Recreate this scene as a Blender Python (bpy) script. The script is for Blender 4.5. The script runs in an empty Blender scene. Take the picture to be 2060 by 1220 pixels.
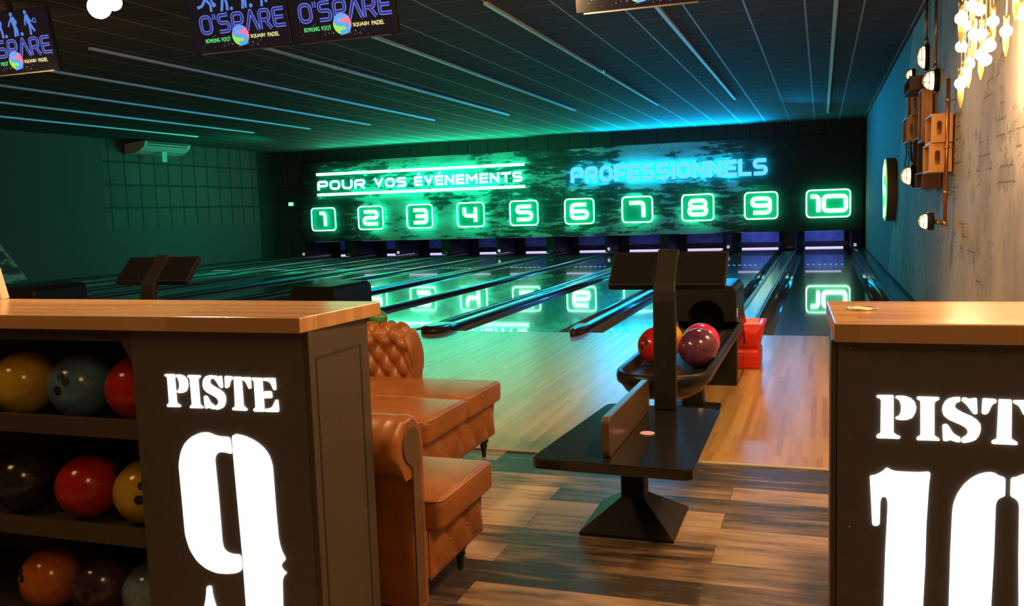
import bpy, bmesh, math, random
from mathutils import Vector, Matrix
from math import sin, cos, pi, radians as rad
random.seed(7)
scn = bpy.context.scene
col = scn.collection

# ------------------------------------------------------------------ camera
cam_d = bpy.data.cameras.new('camera')
cam = bpy.data.objects.new('camera', cam_d); col.objects.link(cam)
cam_d.sensor_fit = 'HORIZONTAL'; cam_d.sensor_width = 36.0
cam_d.lens = 36.0 * 1789.92 / 2060.0
cam_d.clip_start = 0.05; cam_d.clip_end = 100
_r = Vector((0.9446994, 0.32633987, -0.03233163)); _u = Vector((-0.0032653, 0.10794653, 0.99415134)); _f = Vector((-0.3279213, 0.9390686, -0.10304262))
cam.matrix_world = Matrix(((_r.x, _u.x, -_f.x, -0.0792), (_r.y, _u.y, -_f.y, -9.1476), (_r.z, _u.z, -_f.z, 1.3208), (0, 0, 0, 1)))
scn.camera = cam

# ------------------------------------------------------------------ world, exposure
w = bpy.data.worlds.new('world'); scn.world = w; w.use_nodes = True
w.node_tree.nodes['Background'].inputs[0].default_value = (0.55, 0.36, 0.2, 1)
w.node_tree.nodes['Background'].inputs[1].default_value = 0.085
scn.view_settings.view_transform = 'Standard'; scn.view_settings.look = 'None'
scn.view_settings.exposure = 0.22; scn.view_settings.gamma = 1.0
scn.view_settings.use_curve_mapping = False

# ------------------------------------------------------------------ room lamps and added lights
def area(name, loc, tgt, size, power, color, sy=None, spread=180):
    d = bpy.data.lights.new(name, 'AREA'); d.energy = power; d.color = color; d.size = size
    if sy: d.shape = 'RECTANGLE'; d.size_y = sy
    d.spread = rad(spread)
    o = bpy.data.objects.new(name, d); col.objects.link(o); o.location = loc
    o.rotation_euler = (Vector(tgt) - Vector(loc)).to_track_quat('-Z', 'Y').to_euler()
    return o
def point(name, loc, power, color, radius=0.1):
    d = bpy.data.lights.new(name, 'POINT'); d.energy = power; d.color = color; d.shadow_soft_size = radius
    o = bpy.data.objects.new(name, d); col.objects.link(o); o.location = loc
    return o
WARM = (1.0, 0.56, 0.22)
# unseen warm lights added for the lounge, counters and approach
area('lounge_fill_light', (0.7, -6.6, 3.3), (-0.9, -5.4, 0.2), 0.6, 105, WARM)
area('approach_fill_light', (-0.7, -1.6, 3.35), (0.2, -1.9, 0.4), 0.6, 42, WARM, None, 130)
area('entrance_fill_light', (0.3, -9.9, 3.1), (-0.8, -6.5, 0.5), 0.8, 15, WARM)
area('bar_fill_light', (-3.6, -8.6, 3.1), (-2.2, -6.5, 0.9), 0.7, 12, WARM)
point('far_left_fill_light', (-8.0, -4.6, 1.9), 55, WARM, 0.25)  # added point light that warms the left wall and ceiling
# green and blue colour wash over the lanes
area('green_wash_light', (-11.0, 14.9, 3.08), (-11.0, 10.0, 3.35), 7.0, 45, (0.0, 1.0, 0.45), 0.12)
area('green_wash_light', (-6.0, 14.9, 3.08), (-6.0, 10.0, 3.35), 3.0, 26, (0.0, 1.0, 0.45), 0.12)
area('mural_wash_light', (-9.4, 12.6, 3.34), (-9.4, 15.47, 1.7), 6.0, 48, (0.0, 1.0, 0.45), 0.15, 110)
area('blue_wash_light', (-2.9, 14.9, 3.08), (-2.9, 10.0, 3.35), 3.0, 85, (0.0, 0.42, 1.0), 0.12)
area('blue_mural_fill', (-4.0, 12.6, 3.34), (-4.0, 15.47, 2.2), 3.5, 9, (0.0, 0.5, 1.0), 0.12, 100)  # added to brighten the mural around the blue sign
area('blue_lane_fill', (-3.2, 4.5, 3.35), (-2.9, 2.6, 0.0), 0.6, 130, (0.0, 0.40, 1.0), None, 80)  # added unseen light that tints lanes and dividers blue
area('blue_reflection_fill', (-3.9, 15.3, 3.07), (-3.0, 0.0, 0.0), 4.2, 120, (0.0, 0.45, 1.0), 0.14)  # added unseen light for blue reflections on lanes and approach
area('green_front_light', (-9.5, 15.3, 3.07), (-7.0, 0.0, 0.0), 6.5, 60, (0.0, 1.0, 0.5), 0.14)
area('green_side_light', (-13.2, 11.0, 2.6), (-16.6, 10.0, 0.9), 1.2, 30, (0.0, 1.0, 0.5))
area('blue_side_light', (-0.6, 11.2, 2.9), (1.0, 9.6, 2.2), 0.5, 9, (0.0, 0.42, 1.0))

# ------------------------------------------------------------------ node materials
MATS = {}
def mat(name, base=(0.5, 0.5, 0.5), rough=0.5, metal=0.0, emit=None, estr=0.0, spec=0.5, coat=0.0, var=0.0, vscale=8.0, bump=0.0, bscale=60.0):
    if name in MATS: return MATS[name]
    m = bpy.data.materials.new(name); m.use_nodes = True; nt = m.node_tree
    b = nt.nodes['Principled BSDF']
    b.inputs['Base Color'].default_value = (*base, 1); b.inputs['Roughness'].default_value = rough
    b.inputs['Metallic'].default_value = metal; b.inputs['Specular IOR Level'].default_value = spec
    b.inputs['Coat Weight'].default_value = coat; b.inputs['Coat Roughness'].default_value = 0.08
    if emit:
        b.inputs['Emission Color'].default_value = (*emit, 1); b.inputs['Emission Strength'].default_value = estr
    tc = nt.nodes.new('ShaderNodeTexCoord')
    if var > 0:
        n = nt.nodes.new('ShaderNodeTexNoise'); n.inputs['Scale'].default_value = vscale; n.inputs['Detail'].default_value = 5
        nt.links.new(tc.outputs['Object'], n.inputs['Vector'])
        r = nt.nodes.new('ShaderNodeValToRGB')
        r.color_ramp.elements[0].position = 0.3; r.color_ramp.elements[1].position = 0.7
        r.color_ramp.elements[0].color = (*[c * (1 - var) for c in base], 1); r.color_ramp.elements[1].color = (*[min(1, c * (1 + var)) for c in base], 1)
        nt.links.new(n.outputs['Fac'], r.inputs['Fac']); nt.links.new(r.outputs['Color'], b.inputs['Base Color'])
    if bump > 0:
        n2 = nt.nodes.new('ShaderNodeTexNoise'); n2.inputs['Scale'].default_value = bscale; n2.inputs['Detail'].default_value = 4
        nt.links.new(tc.outputs['Object'], n2.inputs['Vector'])
        bp = nt.nodes.new('ShaderNodeBump'); bp.inputs['Strength'].default_value = bump; bp.inputs['Distance'].default_value = 0.004
        nt.links.new(n2.outputs['Fac'], bp.inputs['Height']); nt.links.new(bp.outputs['Normal'], b.inputs['Normal'])
    MATS[name] = m
    return m
class G:
    """small node-graph helper"""
    def __init__(s, name, **k):
        s.m = mat(name, **k); s.nt = s.m.node_tree; s.b = s.nt.nodes['Principled BSDF']
        s.tc = [n for n in s.nt.nodes if n.type == 'TEX_COORD'][0]
    def n(s, t, **k):
        x = s.nt.nodes.new(t)
        for a, v in k.items():
            if a in x.inputs: x.inputs[a].default_value = v
            else: setattr(x, a, v)
        return x
    def l(s, a, b): s.nt.links.new(a, b)
    def pos(s):
        return s.n('ShaderNodeNewGeometry').outputs['Position']
    def map(s, v, loc=(0, 0, 0), rot=(0, 0, 0), sc=(1, 1, 1)):
        x = s.n('ShaderNodeMapping'); x.inputs['Location'].default_value = loc; x.inputs['Rotation'].default_value = rot; x.inputs['Scale'].default_value = sc
        s.l(v, x.inputs['Vector']); return x.outputs['Vector']
    def math(s, op, a, b=None, clamp=False):
        x = s.n('ShaderNodeMath'); x.operation = op; x.use_clamp = clamp
        for i, v in enumerate((a, b)):
            if v is None: continue
            if isinstance(v, (int, float)): x.inputs[i].default_value = v
            else: s.l(v, x.inputs[i])
        return x.outputs[0]
    def noise(s, v, scale, detail=4, rough=0.55):
        x = s.n('ShaderNodeTexNoise'); x.inputs['Scale'].default_value = scale; x.inputs['Detail'].default_value = detail; x.inputs['Roughness'].default_value = rough
        s.l(v, x.inputs['Vector']); return x.outputs['Fac']
    def ramp(s, f, stops):
        r = s.n('ShaderNodeValToRGB'); e = r.color_ramp.elements
        while len(e) < len(stops): e.new(0.5)
        for i, (p, c) in enumerate(stops): e[i].position = p; e[i].color = (*c, 1) if len(c) == 3 else c
        s.l(f, r.inputs['Fac']); return r.outputs['Color']
    def mix(s, f, a, b, mode='MIX'):
        x = s.n('ShaderNodeMix'); x.data_type = 'RGBA'; x.blend_type = mode
        if isinstance(f, (int, float)): x.inputs[0].default_value = f
        else: s.l(f, x.inputs[0])
        for i, v in ((6, a), (7, b)):
            if isinstance(v, tuple): x.inputs[i].default_value = (*v, 1)
            else: s.l(v, x.inputs[i])
        return x.outputs[2]
    def sep(s, v):
        x = s.n('ShaderNodeSeparateXYZ'); s.l(v, x.inputs[0]); return x.outputs
    def color(s, c): s.l(c, s.b.inputs['Base Color'])
    def rough(s, c): s.l(c, s.b.inputs['Roughness'])
    def bump(s, h, st=0.3, dist=0.01):
        x = s.n('ShaderNodeBump'); x.inputs['Strength'].default_value = st; x.inputs['Distance'].default_value = dist
        s.l(h, x.inputs['Height']); s.l(x.outputs['Normal'], s.b.inputs['Normal'])

def planks(name, length, width, along, cols, rough, grain=(2.0, 40.0), seam=0.0, spec=0.5, bumpst=0.0, seamcol=(0.05, 0.03, 0.02), streak=0.55):
    g = G(name, rough=rough, spec=spec)
    p = g.pos()
    rot = (0, 0, 0) if along == 'X' else (0, 0, pi / 2)
    v = g.map(p, rot=rot)
    br = g.n('ShaderNodeTexBrick'); br.offset = 0.37; br.offset_frequency = 2
    br.inputs['Color1'].default_value = (0, 0, 0, 1); br.inputs['Color2'].default_value = (1, 1, 1, 1); br.inputs['Mortar'].default_value = (0.5, 0.5, 0.5, 1)
    br.inputs['Scale'].default_value = 1.0; br.inputs['Mortar Size'].default_value = seam; br.inputs['Bias'].default_value = 0.0
    br.inputs['Brick Width'].default_value = length; br.inputs['Row Height'].default_value = width
    g.l(v, br.inputs['Vector'])
    tone = g.sep(br.outputs['Color'])[0]
    # grain shifted for every plank
    off = g.n('ShaderNodeCombineXYZ'); g.l(g.math('MULTIPLY', tone, 37.0), off.inputs[0]); g.l(g.math('MULTIPLY', tone, 11.0), off.inputs[1])
    add = g.n('ShaderNodeVectorMath'); add.operation = 'ADD'; g.l(v, add.inputs[0]); g.l(off.outputs[0], add.inputs[1])
    gv = g.map(add.outputs[0], sc=(grain[0], grain[1], 1))
    gn = g.noise(gv, 1.0, 6, 0.6)
    f = g.math('ADD', g.math('MULTIPLY', tone, 1 - streak), g.math('MULTIPLY', gn, streak))
    c = g.ramp(f, cols)
    if seam > 0: c = g.mix(br.outputs['Fac'], c, seamcol)
    g.color(c)
    if bumpst: g.bump(gn, bumpst, 0.002)
    return g

# wood-look plank floor of the lounge
planks('plank_floor', 1.25, 0.185, 'X', [(0.36, (0.045, 0.033, 0.027)), (0.45, (0.17, 0.12, 0.08)), (0.53, (0.33, 0.215, 0.125)), (0.64, (0.47, 0.34, 0.23))], 0.4, (2.6, 17.0), 0.0018, 0.5, 0.12, seamcol=(0.07, 0.05, 0.035), streak=0.68)
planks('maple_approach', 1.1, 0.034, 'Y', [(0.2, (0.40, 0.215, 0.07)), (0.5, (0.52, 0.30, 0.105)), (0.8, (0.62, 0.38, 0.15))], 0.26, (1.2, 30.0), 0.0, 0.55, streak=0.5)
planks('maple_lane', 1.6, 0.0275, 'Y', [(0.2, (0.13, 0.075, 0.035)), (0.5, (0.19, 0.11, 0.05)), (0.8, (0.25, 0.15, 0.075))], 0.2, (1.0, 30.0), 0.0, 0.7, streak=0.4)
MATS['maple_lane'].node_tree.nodes['Principled BSDF'].inputs['Coat Weight'].default_value = 1.0
MATS['maple_lane'].node_tree.nodes['Principled BSDF'].inputs['Coat IOR'].default_value = 1.9
MATS['maple_lane'].node_tree.nodes['Principled BSDF'].inputs['Coat Roughness'].default_value = 0.035
planks('oak_worktop', 0.9, 0.045, 'X', [(0.2, (0.42, 0.22, 0.09)), (0.5, (0.56, 0.31, 0.135)), (0.8, (0.66, 0.40, 0.19))], 0.2, (2.2, 34.0), 0.0, 0.5, streak=0.6)

# ceiling tiles in a 0.6 m grid
g = G('ceiling_tiles', rough=0.8)
px = g.sep(g.map(g.pos(), loc=(0.25, 0.15, 0)))
def gridline(s, v, w):
    f = s.math('FRACT', s.math('DIVIDE', v, 0.6))
    d = s.math('ABSOLUTE', s.math('SUBTRACT', f, 0.5))
    return s.math('GREATER_THAN', d, 0.5 - w)
ln = g.math('MAXIMUM', gridline(g, px[0], 0.018), g.math('MULTIPLY', gridline(g, px[1], 0.010), 0.55))
tile = g.ramp(g.noise(g.map(g.pos()), 40, 3), [(0.3, (0.062, 0.055, 0.047)), (0.7, (0.085, 0.077, 0.066))])
g.color(g.mix(ln, tile, (0.46, 0.47, 0.46)))
g.rough(g.math('SUBTRACT', 0.8, g.math('MULTIPLY', ln, 0.3)))
g.l(g.math('MULTIPLY', ln, 0.2), g.b.inputs['Metallic'])

# left wall: dark cloth squares above, painted concrete triangle near the lounge
g = G('left_wall', rough=0.85)
P = g.pos(); s3 = g.sep(P)
br = g.n('ShaderNodeTexBrick'); br.offset = 0.0
for k, v in (('Scale', 1.0), ('Mortar Size', 0.035), ('Mortar Smooth', 0.3), ('Brick Width', 0.53), ('Row Height', 0.57), ('Bias', 0.0)): br.inputs[k].default_value = v
br.inputs['Color1'].default_value = (0.10, 0.09, 0.075, 1); br.inputs['Color2'].default_value = (0.125, 0.11, 0.09, 1); br.inputs['Mortar'].default_value = (0.045, 0.042, 0.04, 1)
cmb = g.n('ShaderNodeCombineXYZ'); g.l(s3[1], cmb.inputs[0]); g.l(g.math('SUBTRACT', s3[2], 1.14), cmb.inputs[1]); g.l(cmb.outputs[0], br.inputs['Vector'])
low = g.math('LESS_THAN', s3[2], 1.2)
end = g.math('GREATER_THAN', s3[1], 14.6)
near = g.math('LESS_THAN', s3[1], 8.3)
plain = g.math('MAXIMUM', g.math('MAXIMUM', low, end), near)
c = g.mix(plain, br.outputs['Color'], (0.085, 0.085, 0.085))
c = g.mix(end, c, (0.03, 0.026, 0.024))
# diagonal pale patch:  Y < 6.0 - 0.85 z
dg = g.math('LESS_THAN', g.math('ADD', s3[1], g.math('MULTIPLY', s3[2], 0.78)), 5.98)
st = g.ramp(g.noise(g.map(P, sc=(1, 0.8, 2.4)), 2.2, 6), [(0.42, (0.09, 0.075, 0.06)), (0.5, (0.42, 0.43, 0.4))])
g.color(g.mix(dg, c, st))

# back wall cloth squares
g = G('back_wall', rough=0.85)
P = g.pos(); s3 = g.sep(P)
br = g.n('ShaderNodeTexBrick'); br.offset = 0.0
for k, v in (('Scale', 1.0), ('Mortar Size', 0.025), ('Mortar Smooth', 0.3), ('Brick Width', 0.62), ('Row Height', 0.75), ('Bias', 0.0)): br.inputs[k].default_value = v
br.inputs['Color1'].default_value = (0.06, 0.045, 0.035, 1); br.inputs['Color2'].default_value = (0.075, 0.055, 0.042, 1); br.inputs['Mortar'].default_value = (0.03, 0.025, 0.02, 1)
cmb = g.n('ShaderNodeCombineXYZ'); g.l(s3[0], cmb.inputs[0]); g.l(g.math('SUBTRACT', s3[2], 3.02), cmb.inputs[1]); g.l(cmb.outputs[0], br.inputs['Vector'])
g.color(br.outputs['Color'])

# printed mural: pale worn plaster with dark peeled patches, dark at both ends
g = G('mural_print', rough=0.7)
P = g.pos(); s3 = g.sep(P)
n1 = g.noise(g.map(P, sc=(0.6, 1, 1.2)), 0.85, 12, 0.72)
n2 = g.noise(g.map(P, sc=(1.0, 1, 5.5), loc=(3, 0, 9)), 1.7, 7, 0.62)
f = g.math('ADD', g.math('MULTIPLY', n1, 0.62), g.math('MULTIPLY', n2, 0.38))
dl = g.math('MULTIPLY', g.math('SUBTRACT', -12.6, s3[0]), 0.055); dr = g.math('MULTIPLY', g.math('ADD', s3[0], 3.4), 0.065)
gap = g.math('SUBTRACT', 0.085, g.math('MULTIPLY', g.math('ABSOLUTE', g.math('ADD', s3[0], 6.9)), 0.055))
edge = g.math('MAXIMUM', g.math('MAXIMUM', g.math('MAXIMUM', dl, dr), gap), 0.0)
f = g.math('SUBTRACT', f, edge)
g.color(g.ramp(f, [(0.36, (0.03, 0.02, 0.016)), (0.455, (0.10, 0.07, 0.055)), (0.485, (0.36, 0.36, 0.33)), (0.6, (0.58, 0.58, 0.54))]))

# right wall: fluted dark panel towards the pins, plaster with brick patches nearer
g = G('right_wall', rough=0.75)
P = g.pos(); s3 = g.sep(P)
pl = g.ramp(g.noise(g.map(P, sc=(1, 1.0, 0.8)), 1.4, 7, 0.62), [(0.3, (0.27, 0.24, 0.225)), (0.5, (0.40, 0.365, 0.335)), (0.72, (0.52, 0.48, 0.445))])
br = g.n('ShaderNodeTexBrick')
for k, v in (('Scale', 1.0), ('Mortar Size', 0.007), ('Brick Width', 0.26), ('Row Height', 0.1), ('Bias', 0.0)): br.inputs[k].default_value = v
br.inputs['Color1'].default_value = (0.27, 0.235, 0.215, 1); br.inputs['Color2'].default_value = (0.36, 0.31, 0.28, 1); br.inputs['Mortar'].default_value = (0.09, 0.095, 0.105, 1)
cmb = g.n('ShaderNodeCombineXYZ'); g.l(s3[1], cmb.inputs[0]); g.l(s3[2], cmb.inputs[1]); g.l(cmb.outputs[0], br.inputs['Vector'])
def bump2(yc, zc, ry, rz):
    q = g.math('ADD', g.math('POWER', g.math('DIVIDE', g.math('SUBTRACT', s3[1], yc), ry), 2.0), g.math('POWER', g.math('DIVIDE', g.math('SUBTRACT', s3[2], zc), rz), 2.0))
    return g.math('SUBTRACT', 1.0, g.math('MINIMUM', q, 1.0))
pn = g.noise(g.map(P, sc=(1, 1.0, 1.6), loc=(0, 5.3, 0.4)), 1.6, 6, 0.65)
pb = g.math('MAXIMUM', g.math('MAXIMUM', bump2(-2.75, 1.75, 1.15, 0.62), bump2(-0.75, 1.75, 0.55, 0.55)), g.math('MULTIPLY', bump2(-1.6, 1.0, 0.7, 0.9), 0.6))
patch = g.sep(g.ramp(g.math('ADD', pn, g.math('MULTIPLY', pb, 0.16)), [(0.61, (0, 0, 0)), (0.65, (1, 1, 1))]))[0]
pl = g.mix(g.math('MULTIPLY', patch, 0.85), pl, br.outputs['Color'])
dn = g.noise(g.map(P, sc=(1, 1.3, 1.1), loc=(0, 1.0, 7.0)), 4.2, 8, 0.74)
db = g.math('MAXIMUM', bump2(-1.9, 1.1, 0.5, 1.2), g.math('MAXIMUM', g.math('MULTIPLY', bump2(1.6, 0.9, 0.8, 0.9), 0.9), g.math('MULTIPLY', bump2(3.6, 0.5, 1.6, 0.7), 1.0)))
dark = g.sep(g.ramp(g.math('ADD', dn, g.math('MULTIPLY', db, 0.11)), [(0.63, (0, 0, 0)), (0.66, (1, 1, 1))]))[0]
pl = g.mix(g.math('MULTIPLY', dark, 0.7), pl, (0.16, 0.175, 0.185))
far = g.math('GREATER_THAN', g.math('ADD', s3[1], g.math('MULTIPLY', s3[2], 1.2)), 7.4)
fl = g.math('LESS_THAN', g.math('FRACT', g.math('MULTIPLY', s3[2], 18.0)), 0.22)
pan = g.mix(g.math('MULTIPLY', fl, 0.55), (0.17, 0.17, 0.17), (0.07, 0.07, 0.07))
g.color(g.mix(far, pl, pan))
g.bump(g.math('SUBTRACT', 1.0, patch), 0.4, 0.012)

mat('dark_wall', (0.03, 0.026, 0.023), 0.85)
mat('black_metal', (0.016, 0.015, 0.015), 0.45, 0.0, spec=0.18, var=0.15, vscale=40)
mat('black_satin', (0.012, 0.012, 0.013), 0.34, spec=0.25)
mat('black_laminate', (0.016, 0.015, 0.015), 0.12, coat=0.3)
mat('divider_brown', (0.10, 0.062, 0.035), 0.28)
mat('charcoal_paint', (0.105, 0.094, 0.084), 0.45, var=0.08, vscale=30)
mat('charcoal_side', (0.075, 0.06, 0.045), 0.42, var=0.06, vscale=20)
mat('shelf_dark', (0.03, 0.025, 0.022), 0.6)
mat('white_glow', (1, 1, 1), 0.5, emit=(1.0, 0.94, 0.84), estr=1.5)
mat('gutter_plastic', (0.14, 0.15, 0.16), 0.13, spec=0.8)
mat('cap_plastic', (0.035, 0.035, 0.04), 0.2, spec=0.7)
mat('track_plastic', (0.2, 0.21, 0.2), 0.16, spec=0.7)
mat('cap_end_wood', (0.045, 0.024, 0.014), 0.25)
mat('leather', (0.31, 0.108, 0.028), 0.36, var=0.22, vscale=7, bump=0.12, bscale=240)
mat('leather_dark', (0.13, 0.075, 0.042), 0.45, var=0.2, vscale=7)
mat('turned_wood', (0.02, 0.011, 0.007), 0.3)
mat('pale_trim', (0.5, 0.45, 0.36), 0.4)
mat('face_white', (0.9, 0.95, 1.0), 0.4, emit=(0.80, 1.0, 0.95), estr=1.8)
mat('glow_green', (0, 0.1, 0.05), 0.5, emit=(0.0, 1.0, 0.46), estr=7.0)
mat('glow_green_fill', (0.0, 0.12, 0.07), 0.5, emit=(0.0, 1.0, 0.40), estr=0.12)
mat('face_cyan', (0.0, 0.0, 0.0), 0.6, emit=(0.13, 0.58, 0.76), estr=1.15, spec=0.0)
mat('glow_blue', (0, 0.05, 0.1), 0.5, emit=(0.0, 0.55, 1.0), estr=13.0)
mat('bulb', (1, 0.8, 0.5), 0.3, emit=(1.0, 0.62, 0.28), estr=150.0)
mat('bulb_big', (1, 0.8, 0.5), 0.3, emit=(1.0, 0.62, 0.3), estr=800.0)
mat('bulb_soft', (1, 0.8, 0.5), 0.3, emit=(1.0, 0.58, 0.24), estr=7.0)
mat('lamp_glass', (1, 0.8, 0.5), 0.3, emit=(1.0, 0.58, 0.24), estr=3.5)
mat('copper', (0.5, 0.2, 0.09), 0.3, 0.9)
mat('brass', (0.55, 0.36, 0.14), 0.3, 0.9)
mat('amber_glass', (0.7, 0.32, 0.06), 0.2, emit=(1.0, 0.5, 0.08), estr=0.5)
mat('cord_black', (0.03, 0.025, 0.02), 0.6)
mat('steel', (0.6, 0.6, 0.6), 0.3, 1.0)
mat('white_plastic', (0.62, 0.6, 0.56), 0.45)
mat('cream', (0.75, 0.66, 0.5), 0.6)
mat('ac_slot', (0.03, 0.03, 0.03), 0.6)
mat('red_plastic', (0.75, 0.025, 0.012), 0.3)
mat('green_plastic', (0.06, 0.22, 0.06), 0.35)
mat('screen_dark', (0.012, 0.011, 0.011), 0.16, emit=(0.2, 0.15, 0.25), estr=0.03)
mat('screen_off', (0.008, 0.008, 0.009), 0.25, spec=0.25)
mat('pale_rail', (0.9, 0.88, 0.84), 0.42, 0.35)
mat('uv_strip', (0.5, 0.4, 0.8), 0.5, emit=(0.62, 0.55, 1.0), estr=1.1)
mat('pit_panel', (0.20, 0.24, 0.45), 0.5, var=0.35, vscale=4)
mat('pit_black', (0.012, 0.012, 0.014), 0.5)
mat('reflector', (0.9, 0.9, 0.9), 0.5, emit=(0.9, 0.9, 1.0), estr=0.35)
mat('exit_green', (0.1, 0.5, 0.3), 0.5, emit=(0.25, 1.0, 0.6), estr=1.6)
mat('ink_blue', (0.02, 0.03, 0.3), 0.4, emit=(0.03, 0.03, 0.30), estr=0.55)
mat('line_blue', (0.1, 0.2, 0.8), 0.4, emit=(0.16, 0.26, 0.95), estr=0.95)
mat('figure_blue', (0.1, 0.2, 0.6), 0.4, emit=(0.07, 0.20, 0.75), estr=0.8)
mat('ink_green', (0.1, 0.6, 0.2), 0.4, emit=(0.08, 0.75, 0.2), estr=0.8)
mat('ink_yellow', (0.7, 0.7, 0.3), 0.4, emit=(0.75, 0.78, 0.35), estr=0.8)
mat('ball_pink', (0.8, 0.2, 0.3), 0.4, emit=(0.85, 0.18, 0.32), estr=0.75)
mat('ball_lime', (0.3, 0.7, 0.1), 0.4, emit=(0.25, 0.75, 0.08), estr=0.75)
mat('ball_sky', (0.1, 0.4, 0.9), 0.4, emit=(0.06, 0.33, 0.95), estr=0.8)
mat('spark', (0.9, 0.9, 0.9), 0.4, emit=(0.7, 0.9, 0.8), estr=0.6)
mat('sign_white', (0.8, 0.85, 0.9), 0.4, emit=(0.8, 0.9, 1.0), estr=1.4)
mat('sign_orange', (0.8, 0.3, 0.05), 0.4, emit=(1.0, 0.35, 0.03), estr=0.9)
mat('sign_green', (0.05, 0.6, 0.1), 0.4, emit=(0.03, 0.8, 0.12), estr=0.9)
mat('sign_edge', (0.26, 0.15, 0.07), 0.5)
mat('hole_dark', (0.01, 0.008, 0.006), 0.6)
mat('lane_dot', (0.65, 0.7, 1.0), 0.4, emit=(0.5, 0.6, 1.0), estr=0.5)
# wooden crates
planks('crate_wood', 2.0, 0.12, 'Y', [(0.2, (0.48, 0.22, 0.05)), (0.5, (0.66, 0.32, 0.08)), (0.8, (0.76, 0.42, 0.14))], 0.55, (3.0, 40.0), 0.0, streak=0.7)
planks('crate_wood_dark', 2.0, 0.12, 'Y', [(0.2, (0.09, 0.045, 0.02)), (0.5, (0.14, 0.07, 0.032)), (0.8, (0.19, 0.1, 0.048))], 0.6, (3.0, 40.0), 0.0, streak=0.7)
def ball_mat(name, a, b):
    g = G(name, rough=0.16, coat=0.25)
    n = g.noise(g.map(g.tc.outputs['Object'], sc=(7, 7, 7)), 1.0, 6, 0.65)
    g.color(g.ramp(n, [(0.35, a), (0.62, b)]))
    return name
ball_mat('b_yellow', (0.50, 0.30, 0.02), (0.66, 0.45, 0.05)); ball_mat('b_blue', (0.05, 0.13, 0.24), (0.13, 0.27, 0.40))
ball_mat('b_red', (0.42, 0.012, 0.016), (0.62, 0.03, 0.03)); ball_mat('b_black', (0.012, 0.011, 0.013), (0.045, 0.04, 0.05))
ball_mat('b_orange', (0.50, 0.10, 0.01), (0.66, 0.20, 0.02)); ball_mat('b_plum', (0.045, 0.022, 0.035), (0.09, 0.05, 0.07))
ball_mat('b_grey', (0.10, 0.15, 0.20), (0.3, 0.38, 0.44)); ball_mat('b_purple', (0.08, 0.02, 0.06), (0.17, 0.05, 0.11))
ball_mat('b_pink', (0.60, 0.02, 0.09), (0.78, 0.04, 0.13)); ball_mat('b_gold', (0.6, 0.30, 0.02), (0.75, 0.42, 0.03))
ball_mat('b_maroon', (0.30, 0.01, 0.012), (0.5, 0.03, 0.02))

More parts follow.
